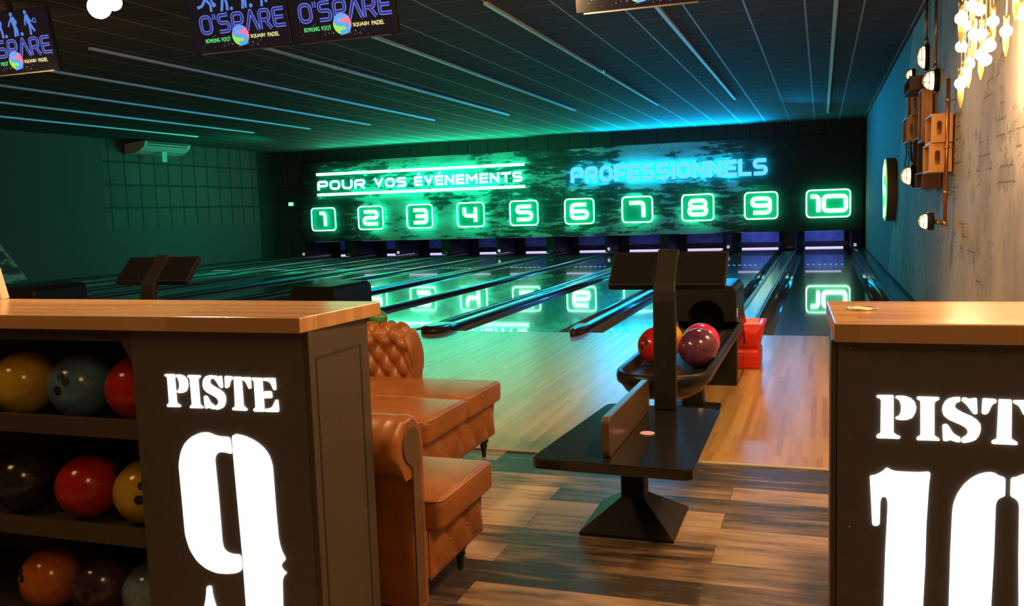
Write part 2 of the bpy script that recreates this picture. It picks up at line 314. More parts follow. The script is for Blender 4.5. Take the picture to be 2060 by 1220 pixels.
# ------------------------------------------------------------------ mesh helpers
class B:
    def __init__(s): s.bm = bmesh.new(); s.mi = 0
    def _f(s, vs, smooth=False):
        try:
            f = s.bm.faces.new(vs); f.material_index = s.mi; f.smooth = smooth; return f
        except ValueError: return None
    def box(s, x0, x1, y0, y1, z0, z1):
        x0, x1 = min(x0, x1), max(x0, x1); y0, y1 = min(y0, y1), max(y0, y1); z0, z1 = min(z0, z1), max(z0, z1)
        v = [s.bm.verts.new(p) for p in ((x0, y0, z0), (x1, y0, z0), (x1, y1, z0), (x0, y1, z0), (x0, y0, z1), (x1, y0, z1), (x1, y1, z1), (x0, y1, z1))]
        for q in ((3, 2, 1, 0), (4, 5, 6, 7), (0, 1, 5, 4), (1, 2, 6, 5), (2, 3, 7, 6), (3, 0, 4, 7)): s._f([v[i] for i in q])
        return s
    def hexa(s, pts):
        """8 points: bottom loop 4 then top loop 4"""
        v = [s.bm.verts.new(p) for p in pts]
        for q in ((3, 2, 1, 0), (4, 5, 6, 7), (0, 1, 5, 4), (1, 2, 6, 5), (2, 3, 7, 6), (3, 0, 4, 7)): s._f([v[i] for i in q])
        return s
    def prism(s, poly, fn, d0, d1, cap_mi=None, smooth=False):
        """poly of (a,b); fn(a,b,d)->xyz; extruded from d0 to d1; cap at d0 may use another slot"""
        n = len(poly); a = [s.bm.verts.new(fn(x, y, d0)) for x, y in poly]; b = [s.bm.verts.new(fn(x, y, d1)) for x, y in poly]
        keep = s.mi
        if cap_mi is not None: s.mi = cap_mi
        s._f(a[::-1]); s.mi = keep
        s._f(b)
        for i in range(n): s._f([a[i], a[(i + 1) % n], b[(i + 1) % n], b[i]], smooth)
        return s
    def loft(s, rings, closed=True, caps=True, smooth=True):
        R = [[s.bm.verts.new(p) for p in r] for r in rings]; n = len(R[0])
        for k in range(len(R) - 1):
            for i in range(n if closed else n - 1):
                s._f([R[k][i], R[k][(i + 1) % n], R[k + 1][(i + 1) % n], R[k + 1][i]], smooth)
        if caps and closed: s._f(R[0][::-1]); s._f(R[-1])
        return s
    def lathe(s, prof, c=(0, 0, 0), axis='Z', seg=24, smooth=True):
        """prof of (r, h)"""
        rings = []
        for r, h in prof:
            ring = []
            for i in range(seg):
                a = 2 * pi * i / seg; u, v = max(r, 1e-4) * cos(a), max(r, 1e-4) * sin(a)
                p = (u, v, h) if axis == 'Z' else ((h, u, v) if axis == 'X' else (v, h, u))
                ring.append((c[0] + p[0], c[1] + p[1], c[2] + p[2]))
            rings.append(ring)
        return s.loft(rings, True, True, smooth)
    def ball(s, c, r, seg=32, sx=1, sy=1, sz=1):
        prof = [(r * sin(pi * k / (seg // 2)), -r * cos(pi * k / (seg // 2)) * sz) for k in range(seg // 2 + 1)]
        return s.lathe(prof, c, 'Z', seg)
    def tube(s, pts, r, seg=10, closed=False):
        pts = [Vector(p) for p in pts]; n = len(pts); rings = []
        up = Vector((0.13, 0.21, 1)).normalized()
        for i in range(n):
            if closed: t = pts[(i + 1) % n] - pts[i - 1]
            else: t = pts[min(i + 1, n - 1)] - pts[max(i - 1, 0)]
            t.normalize(); a = t.cross(up)
            if a.length < 0.05: a = t.cross(Vector((1, 0.2, 0)))
            a.normalize(); b = t.cross(a)
            rr = r[i] if isinstance(r, (list, tuple)) else r
            rings.append([pts[i] + (a * cos(2 * pi * k / seg) + b * sin(2 * pi * k / seg)) * rr for k in range(seg)])
        if closed: rings.append(rings[0])
        return s.loft(rings, True, not closed)
    def grid(s, fn, nu, nv, smooth=True):
        V = [[s.bm.verts.new(fn(i / nu, j / nv)) for j in range(nv + 1)] for i in range(nu + 1)]
        for i in range(nu):
            for j in range(nv): s._f([V[i][j], V[i + 1][j], V[i + 1][j + 1], V[i][j + 1]], smooth)
        return s
    def rbox(s, x0, x1, y0, y1, z0, z1, r, n=4, crown=0.0):
        """soft cushion box"""
        def sup(t, a, b):  # rounded 1-D
            return a + (b - a) * t
        cx, cy, cz = (x0 + x1) / 2, (y0 + y1) / 2, (z0 + z1) / 2; hx, hy, hz = (x1 - x0) / 2, (y1 - y0) / 2, (z1 - z0) / 2
        rings = []
        zs = [-1 + 0 * k for k in range(0)]
        prof = [(r * (1 - sin(a)), r * (1 - cos(a))) for a in [pi / 2 * k / n for k in range(n + 1)]]  # inset, dz
        lev = [(i, -hz + d) for i, d in [(r, 0)] + [(r - r * sin(pi / 2 * k / n), r - r * cos(pi / 2 * k / n)) for k in range(1, n + 1)]]
        lev = [(r - r * sin(pi / 2 * k / n), -hz + r - r * cos(pi / 2 * k / n)) for k in range(n + 1)]
        lev += [(i, -z) for i, z in lev[::-1]]
        for ins, z in lev:
            ring = []
            for qx, qy, a0 in ((1, 1, 0), (-1, 1, pi / 2), (-1, -1, pi), (1, -1, 1.5 * pi)):
                for k in range(n + 1):
                    a = a0 + pi / 2 * k / n
                    ring.append((cx + qx * (hx - r) + (r - ins) * cos(a), cy + qy * (hy - r) + (r - ins) * sin(a), cz + z))
            rings.append(ring)
        s.loft(rings, True, False)
        # caps as fans, crowned
        for ring, z, sg in ((rings[0], z0, -1), (rings[-1], z1, 1)):
            m = len(ring); steps = 5; prev = [s.bm.verts.new(p) for p in ring]
            for t in range(1, steps):
                f = 1 - t / steps
                cur = [s.bm.verts.new((cx + (p[0] - cx) * f, cy + (p[1] - cy) * f, z + (crown * (1 - f * f) if sg > 0 else 0))) for p in ring]
                for i in range(m):
                    q = [prev[i], prev[(i + 1) % m], cur[(i + 1) % m], cur[i]]
                    s._f(q if sg > 0 else q[::-1], True)
                prev = cur
            s._f(prev if sg > 0 else prev[::-1], True)
        return s

ORG = {}
def finish(name, b, mats, parent=None, loc=(0, 0, 0), bevel=0.0, seg=2, props=None, weld=True):
    """link the builder's mesh as one object; geometry was given in world space"""
    o0 = Vector(ORG[parent.name]) if parent is not None else Vector(loc)
    bm = b.bm
    if weld: bmesh.ops.remove_doubles(bm, verts=bm.verts, dist=1e-5)
    bmesh.ops.recalc_face_normals(bm, faces=bm.faces)
    bmesh.ops.translate(bm, verts=bm.verts, vec=-o0)
    me = bpy.data.meshes.new(name); bm.to_mesh(me); bm.free()
    if isinstance(mats, str): mats = [mats]
    for m in mats: me.materials.append(MATS[m])
    o = bpy.data.objects.new(name, me); col.objects.link(o)
    if parent is not None: o.parent = parent
    else: o.location = o0
    ORG[o.name] = tuple(o0)
    if bevel > 0:
        md = o.modifiers.new('bevel', 'BEVEL'); md.width = bevel; md.segments = seg; md.limit_method = 'ANGLE'; md.angle_limit = rad(40)
    if props:
        for k, v in props.items(): o[k] = v
    return o
def thing(name, label, cat, loc=(0, 0, 0), group=None):
    o = bpy.data.objects.new(name, None); col.objects.link(o); o.location = loc; o.empty_display_size = 0.1
    o['label'] = label; o['category'] = cat
    if group: o['group'] = group
    ORG[o.name] = tuple(loc)
    return o
def tag(o, label, cat, group=None):
    o['label'] = label; o['category'] = cat
    if group: o['group'] = group
    return o
def struct(o): o['kind'] = 'structure'; return o
def dup(root, loc, label, rotz=None, group=None):
    r = root.copy(); col.objects.link(r); r.location = loc; r['label'] = label
    if rotz is not None: r.rotation_euler = (0, 0, rotz)
    if group: r['group'] = group
    ORG[r.name] = tuple(loc)
    for ch in list(root.children):
        c = ch.copy(); col.objects.link(c); c.parent = r
        for gch in ch.children:
            d = gch.copy(); col.objects.link(d); d.parent = c
    return r

# 2-D stroke: polyline -> closed outline polygon(s) as quads
def stroke(pts, wd, closed=False):
    n = len(pts); L = []; R = []
    for i in range(n):
        p = Vector(pts[i])
        a = Vector(pts[i - 1]) if (i > 0 or closed) else None
        c = Vector(pts[(i + 1) % n]) if (i < n - 1 or closed) else None
        d0 = (p - a).normalized() if a is not None else None; d1 = (c - p).normalized() if c is not None else None
        if d0 is None: t = d1
        elif d1 is None: t = d0
        else: t = (d0 + d1); t = t.normalized() if t.length > 1e-6 else d0
        nrm = Vector((-t.y, t.x)); k = 1.0
        if d0 is not None and d1 is not None: k = 1 / max(0.4, nrm.dot(Vector((-d0.y, d0.x))))
        L.append(p + nrm * wd / 2 * k); R.append(p - nrm * wd / 2 * k)
    return L, R
def add_stroke(b, pts, wd, fn, d0, d1, closed=False, cap_mi=None):
    L, R = stroke(pts, wd, closed); n = len(L)
    A0 = [b.bm.verts.new(fn(p.x, p.y, d0)) for p in L]; B0 = [b.bm.verts.new(fn(p.x, p.y, d0)) for p in R]
    A1 = [b.bm.verts.new(fn(p.x, p.y, d1)) for p in L]; B1 = [b.bm.verts.new(fn(p.x, p.y, d1)) for p in R]
    keep = b.mi
    for i in range(n if closed else n - 1):
        j = (i + 1) % n
        if cap_mi is not None: b.mi = cap_mi
        b._f([A0[i], A0[j], B0[j], B0[i]]); b.mi = keep
        b._f([A1[i], B1[i], B1[j], A1[j]]); b._f([A0[i], A1[i], A1[j], A0[j]]); b._f([B0[i], B0[j], B1[j], B1[i]])
    if not closed:
        b._f([A0[0], B0[0], B1[0], A1[0]]); b._f([A0[-1], A1[-1], B1[-1], B0[-1]])
def roundpoly(pts, r, closed=False, n=4):
    out = []; N = len(pts)
    for i in range(N):
        p = Vector(pts[i])
        if not closed and i in (0, N - 1): out.append(tuple(p)); continue
        a = Vector(pts[i - 1]); c = Vector(pts[(i + 1) % N])
        da = (a - p); dc = (c - p); rr = min(r, da.length * 0.49, dc.length * 0.49)
        p0 = p + da.normalized() * rr; p1 = p + dc.normalized() * rr
        for k in range(n + 1):
            t = k / n; out.append(tuple(p0 * (1 - t) ** 2 + p * 2 * t * (1 - t) + p1 * t * t))
    return out
def rrect(x0, x1, y0, y1, r, n=5): return roundpoly([(x0, y0), (x1, y0), (x1, y1), (x0, y1)], r, True, n)
def text_mesh(txt, bold=0.0, extrude=0.01, space=1.0):
    """text as a mesh in the XY plane, returned as (verts, faces, bbox)"""
    cu = bpy.data.curves.new('txt', 'FONT'); cu.body = txt; cu.extrude = extrude; cu.offset = bold; cu.resolution_u = 3; cu.space_character = space
    o = bpy.data.objects.new('txt', cu); col.objects.link(o)
    dg = bpy.context.evaluated_depsgraph_get(); dg.update()
    me = bpy.data.meshes.new_from_object(o.evaluated_get(dg))
    vs = [tuple(v.co) for v in me.vertices]; fs = [tuple(p.vertices) for p in me.polygons]
    bpy.data.objects.remove(o); bpy.data.curves.remove(cu); bpy.data.meshes.remove(me)
    return vs, fs
def put_text(b, txt, fn, x0, x1, y0, y1, bold=0.0, ext=0.01, space=1.0, front_mi=None, ref=None):
    vs, fs = text_mesh(txt, bold, 1.0, space)
    xs = [v[0] for v in vs]; ys = [v[1] for v in vs]
    ax, bx, ay, by = ref if ref else (min(xs), max(xs), min(ys), max(ys))
    V = [b.bm.verts.new(fn(x0 + (v[0] - ax) / (bx - ax) * (x1 - x0), y0 + (v[1] - ay) / (by - ay) * (y1 - y0), -ext if v[2] > 0 else ext)) for v in vs]
    keep = b.mi
    for f in fs:
        if front_mi is not None: b.mi = front_mi if all(vs[i][2] > 0.5 for i in f) else keep
        b._f([V[i] for i in f])
    b.mi = keep
def text_span(txt, bold, space):
    vs, fs = text_mesh(txt, bold, 1.0, space); xs = [v[0] for v in vs]; ys = [v[1] for v in vs]
    return min(xs), max(xs), min(ys), max(ys)

# ------------------------------------------------------------------ setting
XL, XR, YB, ZC = -16.6, 1.0, 15.53, 3.4
b = B(); b.box(XL, XR, -11.5, -4.62, -0.1, 0.0); struct(finish('floor', b, 'plank_floor'))
b = B(); b.box(XL, XR, -4.60, 0.0, -0.1, 0.001); struct(finish('floor', b, 'maple_approach'))
b = B(); b.box(XL, XR, -4.625, -4.595, -0.1, 0.006); struct(finish('trim_1', b, 'pale_trim', bevel=0.003))
b = B(); b.box(XL, XR, 0.0, 18.4, -0.16, -0.1); struct(finish('floor', b, 'pit_black'))
b = B(); b.box(XL, XR, -11.5, 18.4, ZC, ZC + 0.1); struct(finish('ceiling', b, 'ceiling_tiles'))
b = B(); b.box(XL - 0.15, XL, -11.5, 18.4, -0.1, ZC + 0.1); struct(finish('wall_left', b, 'left_wall'))
b = B(); b.box(XR, XR + 0.15, -11.5, 18.4, -0.1, ZC + 0.1); struct(finish('wall_right', b, 'right_wall'))
b = B(); b.box(XL - 0.15, XR + 0.15, -11.65, -11.5, -0.1, ZC + 0.1); struct(finish('wall_front', b, 'dark_wall'))
b = B(); b.box(XL, XR, YB, YB + 0.06, 0.56, ZC); b.box(XL, -15.66, YB, YB + 0.06, 0.0, 0.56); struct(finish('wall_back', b, 'back_wall'))
b = B(); b.box(XL, XR, 18.2, 18.4, -0.1, ZC); struct(finish('wall_back', b, 'pit_black'))
b = B(); b.box(XL, XR, YB + 0.06, 18.2, 0.60, 0.64); struct(finish('ceiling', b, 'pit_black'))
b = B(); b.box(XR - 0.012, XR, -11.5, 15.5, 0.0, 0.09); struct(finish('baseboard_right', b, 'dark_wall', bevel=0.004))
b = B(); b.box(XL, XL + 0.012, -11.5, 15.5, 0.0, 0.09); struct(finish('baseboard_left', b, 'dark_wall', bevel=0.004))

# long pale rails under the ceiling grid
RX = [-14.6, -12.97, -11.42, -9.84, -8.23, -6.47, -4.99, -3.24, -1.70, 0.06]
WHICH = ['first', 'second', 'third', 'fourth', 'fifth', 'sixth', 'seventh', 'eighth', 'ninth', 'tenth']
for i, x in enumerate(RX):
    b = B(); b.box(x - 0.022, x + 0.022, -0.6, 9.35 if i < 9 else 13.5, ZC - 0.03, ZC)
    o = finish('ceiling_rail', b, 'pale_rail')
    tag(o, 'thin pale rail along the dark ceiling, %s from the left wall' % WHICH[i], 'ceiling rail', 'pale rails under the ceiling')

# ------------------------------------------------------------------ lanes
W = 1.0541; GA = 0.5032; GB = 0.6842; GW = 0.2; LEND = 17.4
LX = {10: 0.0}
for n in range(9, 0, -1): LX[n] = LX[n + 1] - W - (GB if n % 2 == 1 else GA)
def gutter_bm(x0, x1):
    b = B(); m = (x0 + x1) / 2; r = (x1 - x0) / 2
    up = [(m + r * cos(a), -0.002 - 0.085 * sin(a)) for a in [pi * k / 12 for k in range(13)]]
    lo = [(x, z - 0.008) for x, z in up]
    b.prism(up + lo[::-1], lambda x, z, d: (x, d, z), 0.002, LEND, smooth=True)
    return b
NUM = ['', 'one', 'two', 'three', 'four', 'five', 'six', 'seven', 'eight', 'nine', 'ten']
for n in range(1, 11):
    cx = LX[n]
    if n == 1:
        t = thing('bowling_lane', '', 'bowling lane', (cx, 0, 0), 'bowling lanes')
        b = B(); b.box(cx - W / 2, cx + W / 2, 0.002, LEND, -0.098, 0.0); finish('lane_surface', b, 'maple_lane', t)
        finish('gutter', gutter_bm(cx - W / 2 - GW + 0.002, cx - W / 2 - 0.001), 'gutter_plastic', t)
        finish('gutter', gutter_bm(cx + W / 2 + 0.001, cx + W / 2 + GW - 0.002), 'gutter_plastic', t)
        for k in range(7):  # row of small pale rounded dots across the lane
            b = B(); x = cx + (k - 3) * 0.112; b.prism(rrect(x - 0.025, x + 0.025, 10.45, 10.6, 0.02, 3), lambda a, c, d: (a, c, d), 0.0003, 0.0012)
            finish('pale_dot', b, 'lane_dot', t)
        lane0 = t
    else:
        t = dup(lane0, (cx, 0, 0), '')
    t['label'] = 'glossy wooden bowling lane with grey gutters leading to the glowing number %d' % n

def end_cap(cx, wd, root):
    b = B(); h = wd / 2 + 0.025; rings = []
    for z, f in ((0.002, 1.0), (0.045, 1.0), (0.07, 0.9), (0.08, 0.7)):
        ring = [(cx + h * f, 0.16, z), (cx + h * f, 0.0, z)] + [(cx + h * f * cos(a), -0.30 * f * sin(a), z) for a in [pi * k / 14 for k in range(1, 14)]] + [(cx - h * f, 0.0, z), (cx - h * f, 0.16, z)]
        rings.append(ring)
    b.loft(rings); finish('end_cap', b, 'cap_end_wood', root, bevel=0)
def rail(x0, x1, zt, y0=0.16):
    b = B(); m = (x0 + x1) / 2; h = (x1 - x0) / 2
    prof = [(x0, -0.098), (x1, -0.098), (x1, zt - 0.02)] + [(m + h * cos(a), zt - 0.02 + 0.02 * sin(a)) for a in [pi * k / 6 for k in range(1, 6)]] + [(x0, zt - 0.02)]
    b.prism(prof, lambda x, z, d: (x, d, z), y0, LEND, smooth=False); return b
nonret = None; ret = None
for n in range(1, 10):
    cx = (LX[n] + LX[n + 1]) / 2
    gp = GB if n % 2 == 1 else GA; cw = gp - 2 * GW - 0.006
    lab = 'dark divider capping between the lanes of the glowing numbers %d and %d' % (n, n + 1)
    if n % 2 == 0:
        if nonret is None:
            t = nonret = thing('lane_divider', lab, 'lane divider', (cx, 0, 0), 'dividers between the lanes')
            finish('cap_rail', rail(cx - cw / 2, cx + cw / 2, 0.06), 'cap_plastic', t); end_cap(cx, cw, t)
        else: dup(nonret, (cx, 0, 0), lab)
    else:
        if ret is None:
            t = ret = thing('lane_divider', lab, 'lane divider', (cx, 0, 0), 'dividers between the lanes')
            finish('cap_rail', rail(cx - cw / 2, cx - cw / 2 + 0.06, 0.055), 'cap_plastic', t)
            finish('cap_rail', rail(cx + cw / 2 - 0.06, cx + cw / 2, 0.055), 'cap_plastic', t)
            b = B(); b.box(cx - cw / 2 + 0.06, cx + cw / 2 - 0.06, 0.16, LEND, -0.098, 0.03); finish('track_cover', b, 'track_plastic', t)
            end_cap(cx, cw, t)
        else: dup(ret, (cx, 0, 0), lab)
for side in (0, 1):
    x0, x1 = ((XL + 0.013, LX[1] - W / 2 - GW - 0.002) if side == 0 else (LX[10] + W / 2 + GW + 0.002, XR - 0.013))
    t = thing('lane_divider', ('wide dark ledge along the left wall beside the first lane', 'dark ledge with pale edge along the right wall beside the tenth lane')[side], 'lane divider', ((x0 + x1) / 2, 0, 0), 'dividers between the lanes')
    b = rail(x0, x1, 0.07, 0.003); finish('cap_rail', b, 'cap_plastic', t)
    b = B(); xe = x0 if side else x1
    b.box(xe - 0.012, xe + 0.012, 0.003, LEND, 0.052, 0.068) if side == 0 else b.box(xe, xe + 0.02, 0.003, LEND, 0.05, 0.072)
    finish('edge_strip', b, 'track_plastic', t)

# ------------------------------------------------------------------ pin decks under the mural
for n in range(1, 11):
    cx = LX[n]; lab = 'dark pin deck opening with blue lit curtain under the glowing number %d' % n
    if n == 1:
        t = pin0 = thing('pinsetter', lab, 'pinsetter', (cx, LEND, 0), 'pinsetters')
        b = B(); b.box(cx - W / 2, cx + W / 2, LEND + 0.02, LEND + 0.04, 0.19, 0.575); finish('curtain', b, 'pit_panel', t)
        b = B(); b.box(cx - W / 2 - 0.1, cx + W / 2 + 0.1, LEND - 0.03, LEND + 0.015, 0.045, 0.19); finish('sweep_bar', b, 'pit_black', t, bevel=0.01)
        b = B(); b.box(cx - W / 2 + 0.02, cx + W / 2 - 0.02, LEND + 0.02, LEND + 0.04, 0.001, 0.035); finish('light_strip', b, 'uv_strip', t)
        b = B(); b.box(cx - W / 2 + 0.05, cx + W / 2 - 0.1, 15.75, 15.85, 0.53, 0.56); finish('top_lip', b, 'uv_strip', t)
    else: dup(pin0, (cx, LEND, 0), lab)
    if n >= 1:
        area('pit_uv_light', (cx, 16.4, 0.57), (cx, 17.4, 0.3), 0.7, 7.0 if n >= 9 else 1.6, (0.14, 0.24, 1.0), 0.1)
PX = [LX[1] - W / 2 - 0.3] + [(LX[n] + LX[n + 1]) / 2 for n in range(1, 10)] + [LX[10] + W / 2 + 0.16]
for i, x in enumerate(PX):
    ww = 0.26 if i % 2 == 1 else 0.07
    if i in (0, 10): ww = 0.06
    lab = ['dark post at the left end of the pin decks'] + ['dark post below the mural between the glowing numbers %d and %d' % (k, k + 1) for k in range(1, 10)] + ['dark post at the right end of the pin decks']
    t = thing('pit_divider', lab[i], 'post', (x, YB, 0), 'posts between the pin decks')
    b = B(); b.box(x - ww / 2, x + ww / 2, YB + 0.002, LEND, 0.07, 0.535); finish('post', b, 'pit_black', t, bevel=0.008)
    b = B()
    if i % 2 == 0: b.prism(rrect(x + 0.03, x + 0.10, 0.12, 0.2, 0.01, 2), lambda a, c, d: (a, YB - 0.003 + d, c), -0.008, 0.01)
    else: b.prism(rrect(x - 0.07, x + 0.07, 0.11, 0.15, 0.01, 2), lambda a, c, d: (a, YB - 0.003 + d, c), -0.008, 0.01)
    finish('reflector', b, 'reflector' if i % 2 == 0 else 'track_plastic', t)

# ------------------------------------------------------------------ mural and neon signs
MY = 15.47
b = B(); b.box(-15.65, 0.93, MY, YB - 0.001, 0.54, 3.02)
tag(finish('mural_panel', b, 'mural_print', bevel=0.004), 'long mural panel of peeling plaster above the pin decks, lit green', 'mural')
def wallfn(x, z, d): return (x, MY - 0.10 + d, z)
def sign_x(n): return 0.0705 - (10 - n) * 1.652
SZ = 1.247
DIG = {
    '1': [([(-0.13, 0.19), (0.06, 0.19), (0.06, -0.215)], False)],
    '2': [([(-0.22, 0.185), (0.22, 0.185), (0.22, 0.0), (-0.22, 0.0), (-0.22, -0.185), (0.24, -0.185)], False)],
    '3': [([(-0.2, 0.185), (0.22, 0.185), (0.22, -0.185), (-0.2, -0.185)], False), ([(-0.13, 0.0), (0.2, 0.0)], False)],
    '4': [([(-0.2, 0.215), (-0.2, -0.03), (0.1, -0.03)], False), ([(0.15, 0.215), (0.15, -0.215)], False)],
    '5': [([(0.22, 0.185), (-0.2, 0.185), (-0.2, 0.02), (0.22, 0.02), (0.22, -0.185), (-0.22, -0.185)], False)],
    '6': [([(0.2, 0.185), (-0.22, 0.185), (-0.22, -0.185), (0.22, -0.185), (0.22, 0.0), (-0.16, 0.0)], False)],
    '7': [([(-0.22, 0.185), (0.17, 0.185), (0.17, -0.215)], False)],
    '8': [([(-0.2, 0.0), (-0.2, 0.185), (0.2, 0.185), (0.2, 0.0)], True), ([(-0.22, 0.0), (-0.22, -0.185), (0.22, -0.185), (0.22, 0.0)], True)],
    '9': [([(-0.2, -0.185), (0.22, -0.185), (0.22, 0.185), (-0.22, 0.185), (-0.22, 0.0), (0.16, 0.0)], False)],
    '0': [([(-0.24, -0.185), (0.24, -0.185), (0.24, 0.185), (-0.24, 0.185)], True)]}
for n in range(1, 11):
    cx = sign_x(n) if n < 10 else 0.092
    hw = 0.42 if n < 10 else 0.535
    t = thing('number_sign', 'glowing green neon sign with white number %d in a rounded frame' % n, 'neon sign', (cx, MY, SZ), 'neon lane numbers')
    b = B(); b.mi = 1
    add_stroke(b, rrect(cx - hw, cx + hw, SZ - 0.35, SZ + 0.35, 0.12, 6), 0.034, wallfn, -0.01, 0.03, True, 0)
    finish('frame_tube', b, ['face_white', 'glow_green'], t)
    b = B(); b.prism(rrect(cx - hw + 0.02, cx + hw - 0.02, SZ - 0.33, SZ + 0.33, 0.1, 5), lambda x, z, d: (x, MY + d, z), -0.012, 0.0)
    finish('back_plate', b, 'glow_green_fill', t)
    glyphs = [(str(n), 0.0)] if n < 10 else [('1', -0.30), ('0', 0.16)]
    for ch, dx in glyphs:
        b = B(); b.mi = 1
        for pts, cl in DIG[ch]:
            pp = roundpoly([(cx + dx + x * (1.12 if ch == '0' else 1.0), SZ + z) for x, z in pts], 0.1, cl, 4)
            add_stroke(b, pp, 0.105, wallfn, -0.01, 0.03, cl, 0)
        finish('digit', b, ['face_white', 'glow_green'], t)

def glyph(ch, w, t):
    h = t / 2
    if ch == 'P': return [([(h, 0), (h, 1 - h), (w - h, 1 - h), (w - h, 0.44), (h, 0.44)], False, 0.22)]
    if ch == 'R': return [([(h, 0), (h, 1 - h), (w - h, 1 - h), (w - h, 0.45), (h, 0.45)], False, 0.22), ([(w * 0.52, 0.45), (w - h * 0.9, 0)], False, 0)]
    if ch == 'O': return [([(h, h), (w - h, h), (w - h, 1 - h), (h, 1 - h)], True, 0.36)]
    if ch == 'U': return [([(h, 1), (h, h), (w - h, h), (w - h, 1)], False, 0.36)]
    if ch == 'V': return [([(h * 0.9, 1), (w / 2, 0.235), (w - h * 0.9, 1)], False, 0)]
    if ch == 'S': return [([(w - h * 0.7, 1 - h), (h, 1 - h), (h, 0.5), (w - h, 0.5), (w - h, h), (h * 0.5, h)], False, 0.2)]
    if ch in 'E\u00c9':
        g = [([(w, 1 - h), (h, 1 - h), (h, h), (w, h)], False, 0), ([(h, 0.5), (w * 0.94, 0.5)], False, 0)]
        if ch != 'E': g.append(([(w * 0.42, 1.13), (w * 0.72, 1.34)], False, 0))
        return g
    if ch == 'F': return [([(w, 1 - h), (h, 1 - h), (h, 0)], False, 0), ([(h, 0.47), (w * 0.92, 0.47)], False, 0)]
    if ch == 'L': return [([(h, 1), (h, h), (w, h)], False, 0)]
    if ch == 'I': return [([(h, 0), (h, 1)], False, 0)]
    if ch == 'T': return [([(0, 1 - h), (w, 1 - h)], False, 0), ([(w / 2, 0), (w / 2, 1 - h)], False, 0)]
    if ch == 'N': return [([(h, 0), (h, 1)], False, 0), ([(h, 1 - h * 0.8), (w - h, h * 0.8)], False, 0), ([(w - h, 0), (w - h, 1)], False, 0)]
    if ch == 'M': return [([(h, 0), (h, 1)], False, 0), ([(h, 1 - h * 0.7), (w / 2, 0.42), (w - h, 1 - h * 0.7)], False, 0), ([(w - h, 0), (w - h, 1)], False, 0)]
def neon_text(name, label, words, zlo, zhi, t_, wid, gap, mats, rootx, dep=0.03):
    t = thing(name, label, 'neon sign', (rootx, MY, (zlo + zhi) / 2))
    hh = zhi - zlo
    for txt, x0, x1 in words:
        ws = [t_ if c == 'I' else wid * (1.22 if c == 'M' else (0.9 if c in 'ELF\u00c9' else 1.0)) for c in txt]
        tot = sum(ws) + gap * (len(txt) - 1); k = (x1 - x0) / (tot * hh); x = x0
        for i, (c, w_) in enumerate(zip(txt, ws)):
            b = B(); b.mi = 1
            for pts, cl, r in glyph(c, w_ * k, t_):
                add_stroke(b, roundpoly([(x + px_ * hh, zlo + pz_ * hh) for px_, pz_ in pts], r * hh, cl, 5) if r else [(x + px_ * hh, zlo + pz_ * hh) for px_, pz_ in pts], (t_ if pts[0][1] <= 1.05 else t_ * 0.7) * hh, wallfn, -0.01, dep, cl, 0)
            finish('letter', b, mats, t)
            if i in (0, len(txt) - 1):
                xp = x + w_ * k * hh / 2; zp = zlo + hh * (0.5 if c in 'SEPR\u00c9' else 0.1)
                b = B(); b.tube([(xp, MY - 0.10 + dep + 0.002, zp), (xp, MY - 0.0005, zp)], 0.01, 8); finish('mounting_pin', b, 'black_metal', t)
            x += (w_ * k + gap * k) * hh
    return t
t = neon_text('event_sign', 'glowing white neon sign reading POUR VOS \u00c9V\u00c9NEMENTS between two bars', [('POUR', -14.95, -13.28), ('VOS', -12.98, -11.88), ('\u00c9V\u00c9NEMENTS', -11.62, -8.20)], 2.15, 2.44, 0.235, 1.15, 0.2, ['face_white', 'glow_green'], -11.5)
for z in (2.64, 2.01):
    b = B(); b.mi = 1; add_stroke(b, [(-14.97, z), (-8.13, z)], 0.08, wallfn, -0.01, 0.03, False, 0); finish('bar', b, ['face_white', 'glow_green'], t)
neon_text('professionals_sign', 'pale blue neon sign reading PROFESSIONNELS with blue glow', [('PROFESSIONNELS', -6.77, -1.41)], 2.04, 2.49, 0.235, 0.84, 0.08, ['face_cyan', 'glow_blue'], -4.1, -0.002)

# emergency exit lamp on the far left
t = thing('exit_sign', 'small green emergency exit lamp on the dark wall left of the mural', 'exit sign', (-16.02, YB, 1.76))
b = B(); b.box(-16.13, -15.91, YB - 0.05, YB - 0.001, 1.69, 1.83); finish('housing', b, 'white_plastic', t, bevel=0.008)
b = B(); b.box(-16.1, -15.94, YB - 0.056, YB - 0.048, 1.71, 1.81); finish('lit_panel', b, 'exit_green', t)

# air conditioner hung under the ceiling at the left wall
t = thing('air_conditioner', 'white air conditioner hanging under the ceiling by the left wall', 'air conditioner', (-16.3, 10.0, 3.1))
prof = [(-16.595, 3.30), (-16.0, 3.365), (-15.93, 3.33), (-15.98, 3.22), (-16.12, 3.12), (-16.3, 3.06), (-16.595, 3.05)]
b = B(); b.prism(prof, lambda x, z, d: (x, d, z), 9.05, 10.75); finish('body', b, 'white_plastic', t, bevel=0.012)
b = B(); b.hexa([(-15.935, 9.15, 3.30), (-15.962, 9.15, 3.235), (-15.962, 10.65, 3.235), (-15.935, 10.65, 3.30), (-15.925, 9.15, 3.325), (-15.965, 9.15, 3.23), (-15.965, 10.65, 3.23), (-15.925, 10.65, 3.325)]) if False else b.prism([(-15.926, 3.326), (-15.968, 3.235), (-15.975, 3.238), (-15.933, 3.329)], lambda x, z, d: (x, d, z), 9.15, 10.65)
finish('air_slot', b, 'ac_slot', t)
b = B(); b.prism([(-15.93, 3.295), (-15.96, 3.262), (-15.955, 3.258), (-15.922, 3.291)], lambda x, z, d: (x, d, z), 9.15, 10.65); finish('louvre', b, 'white_plastic', t)
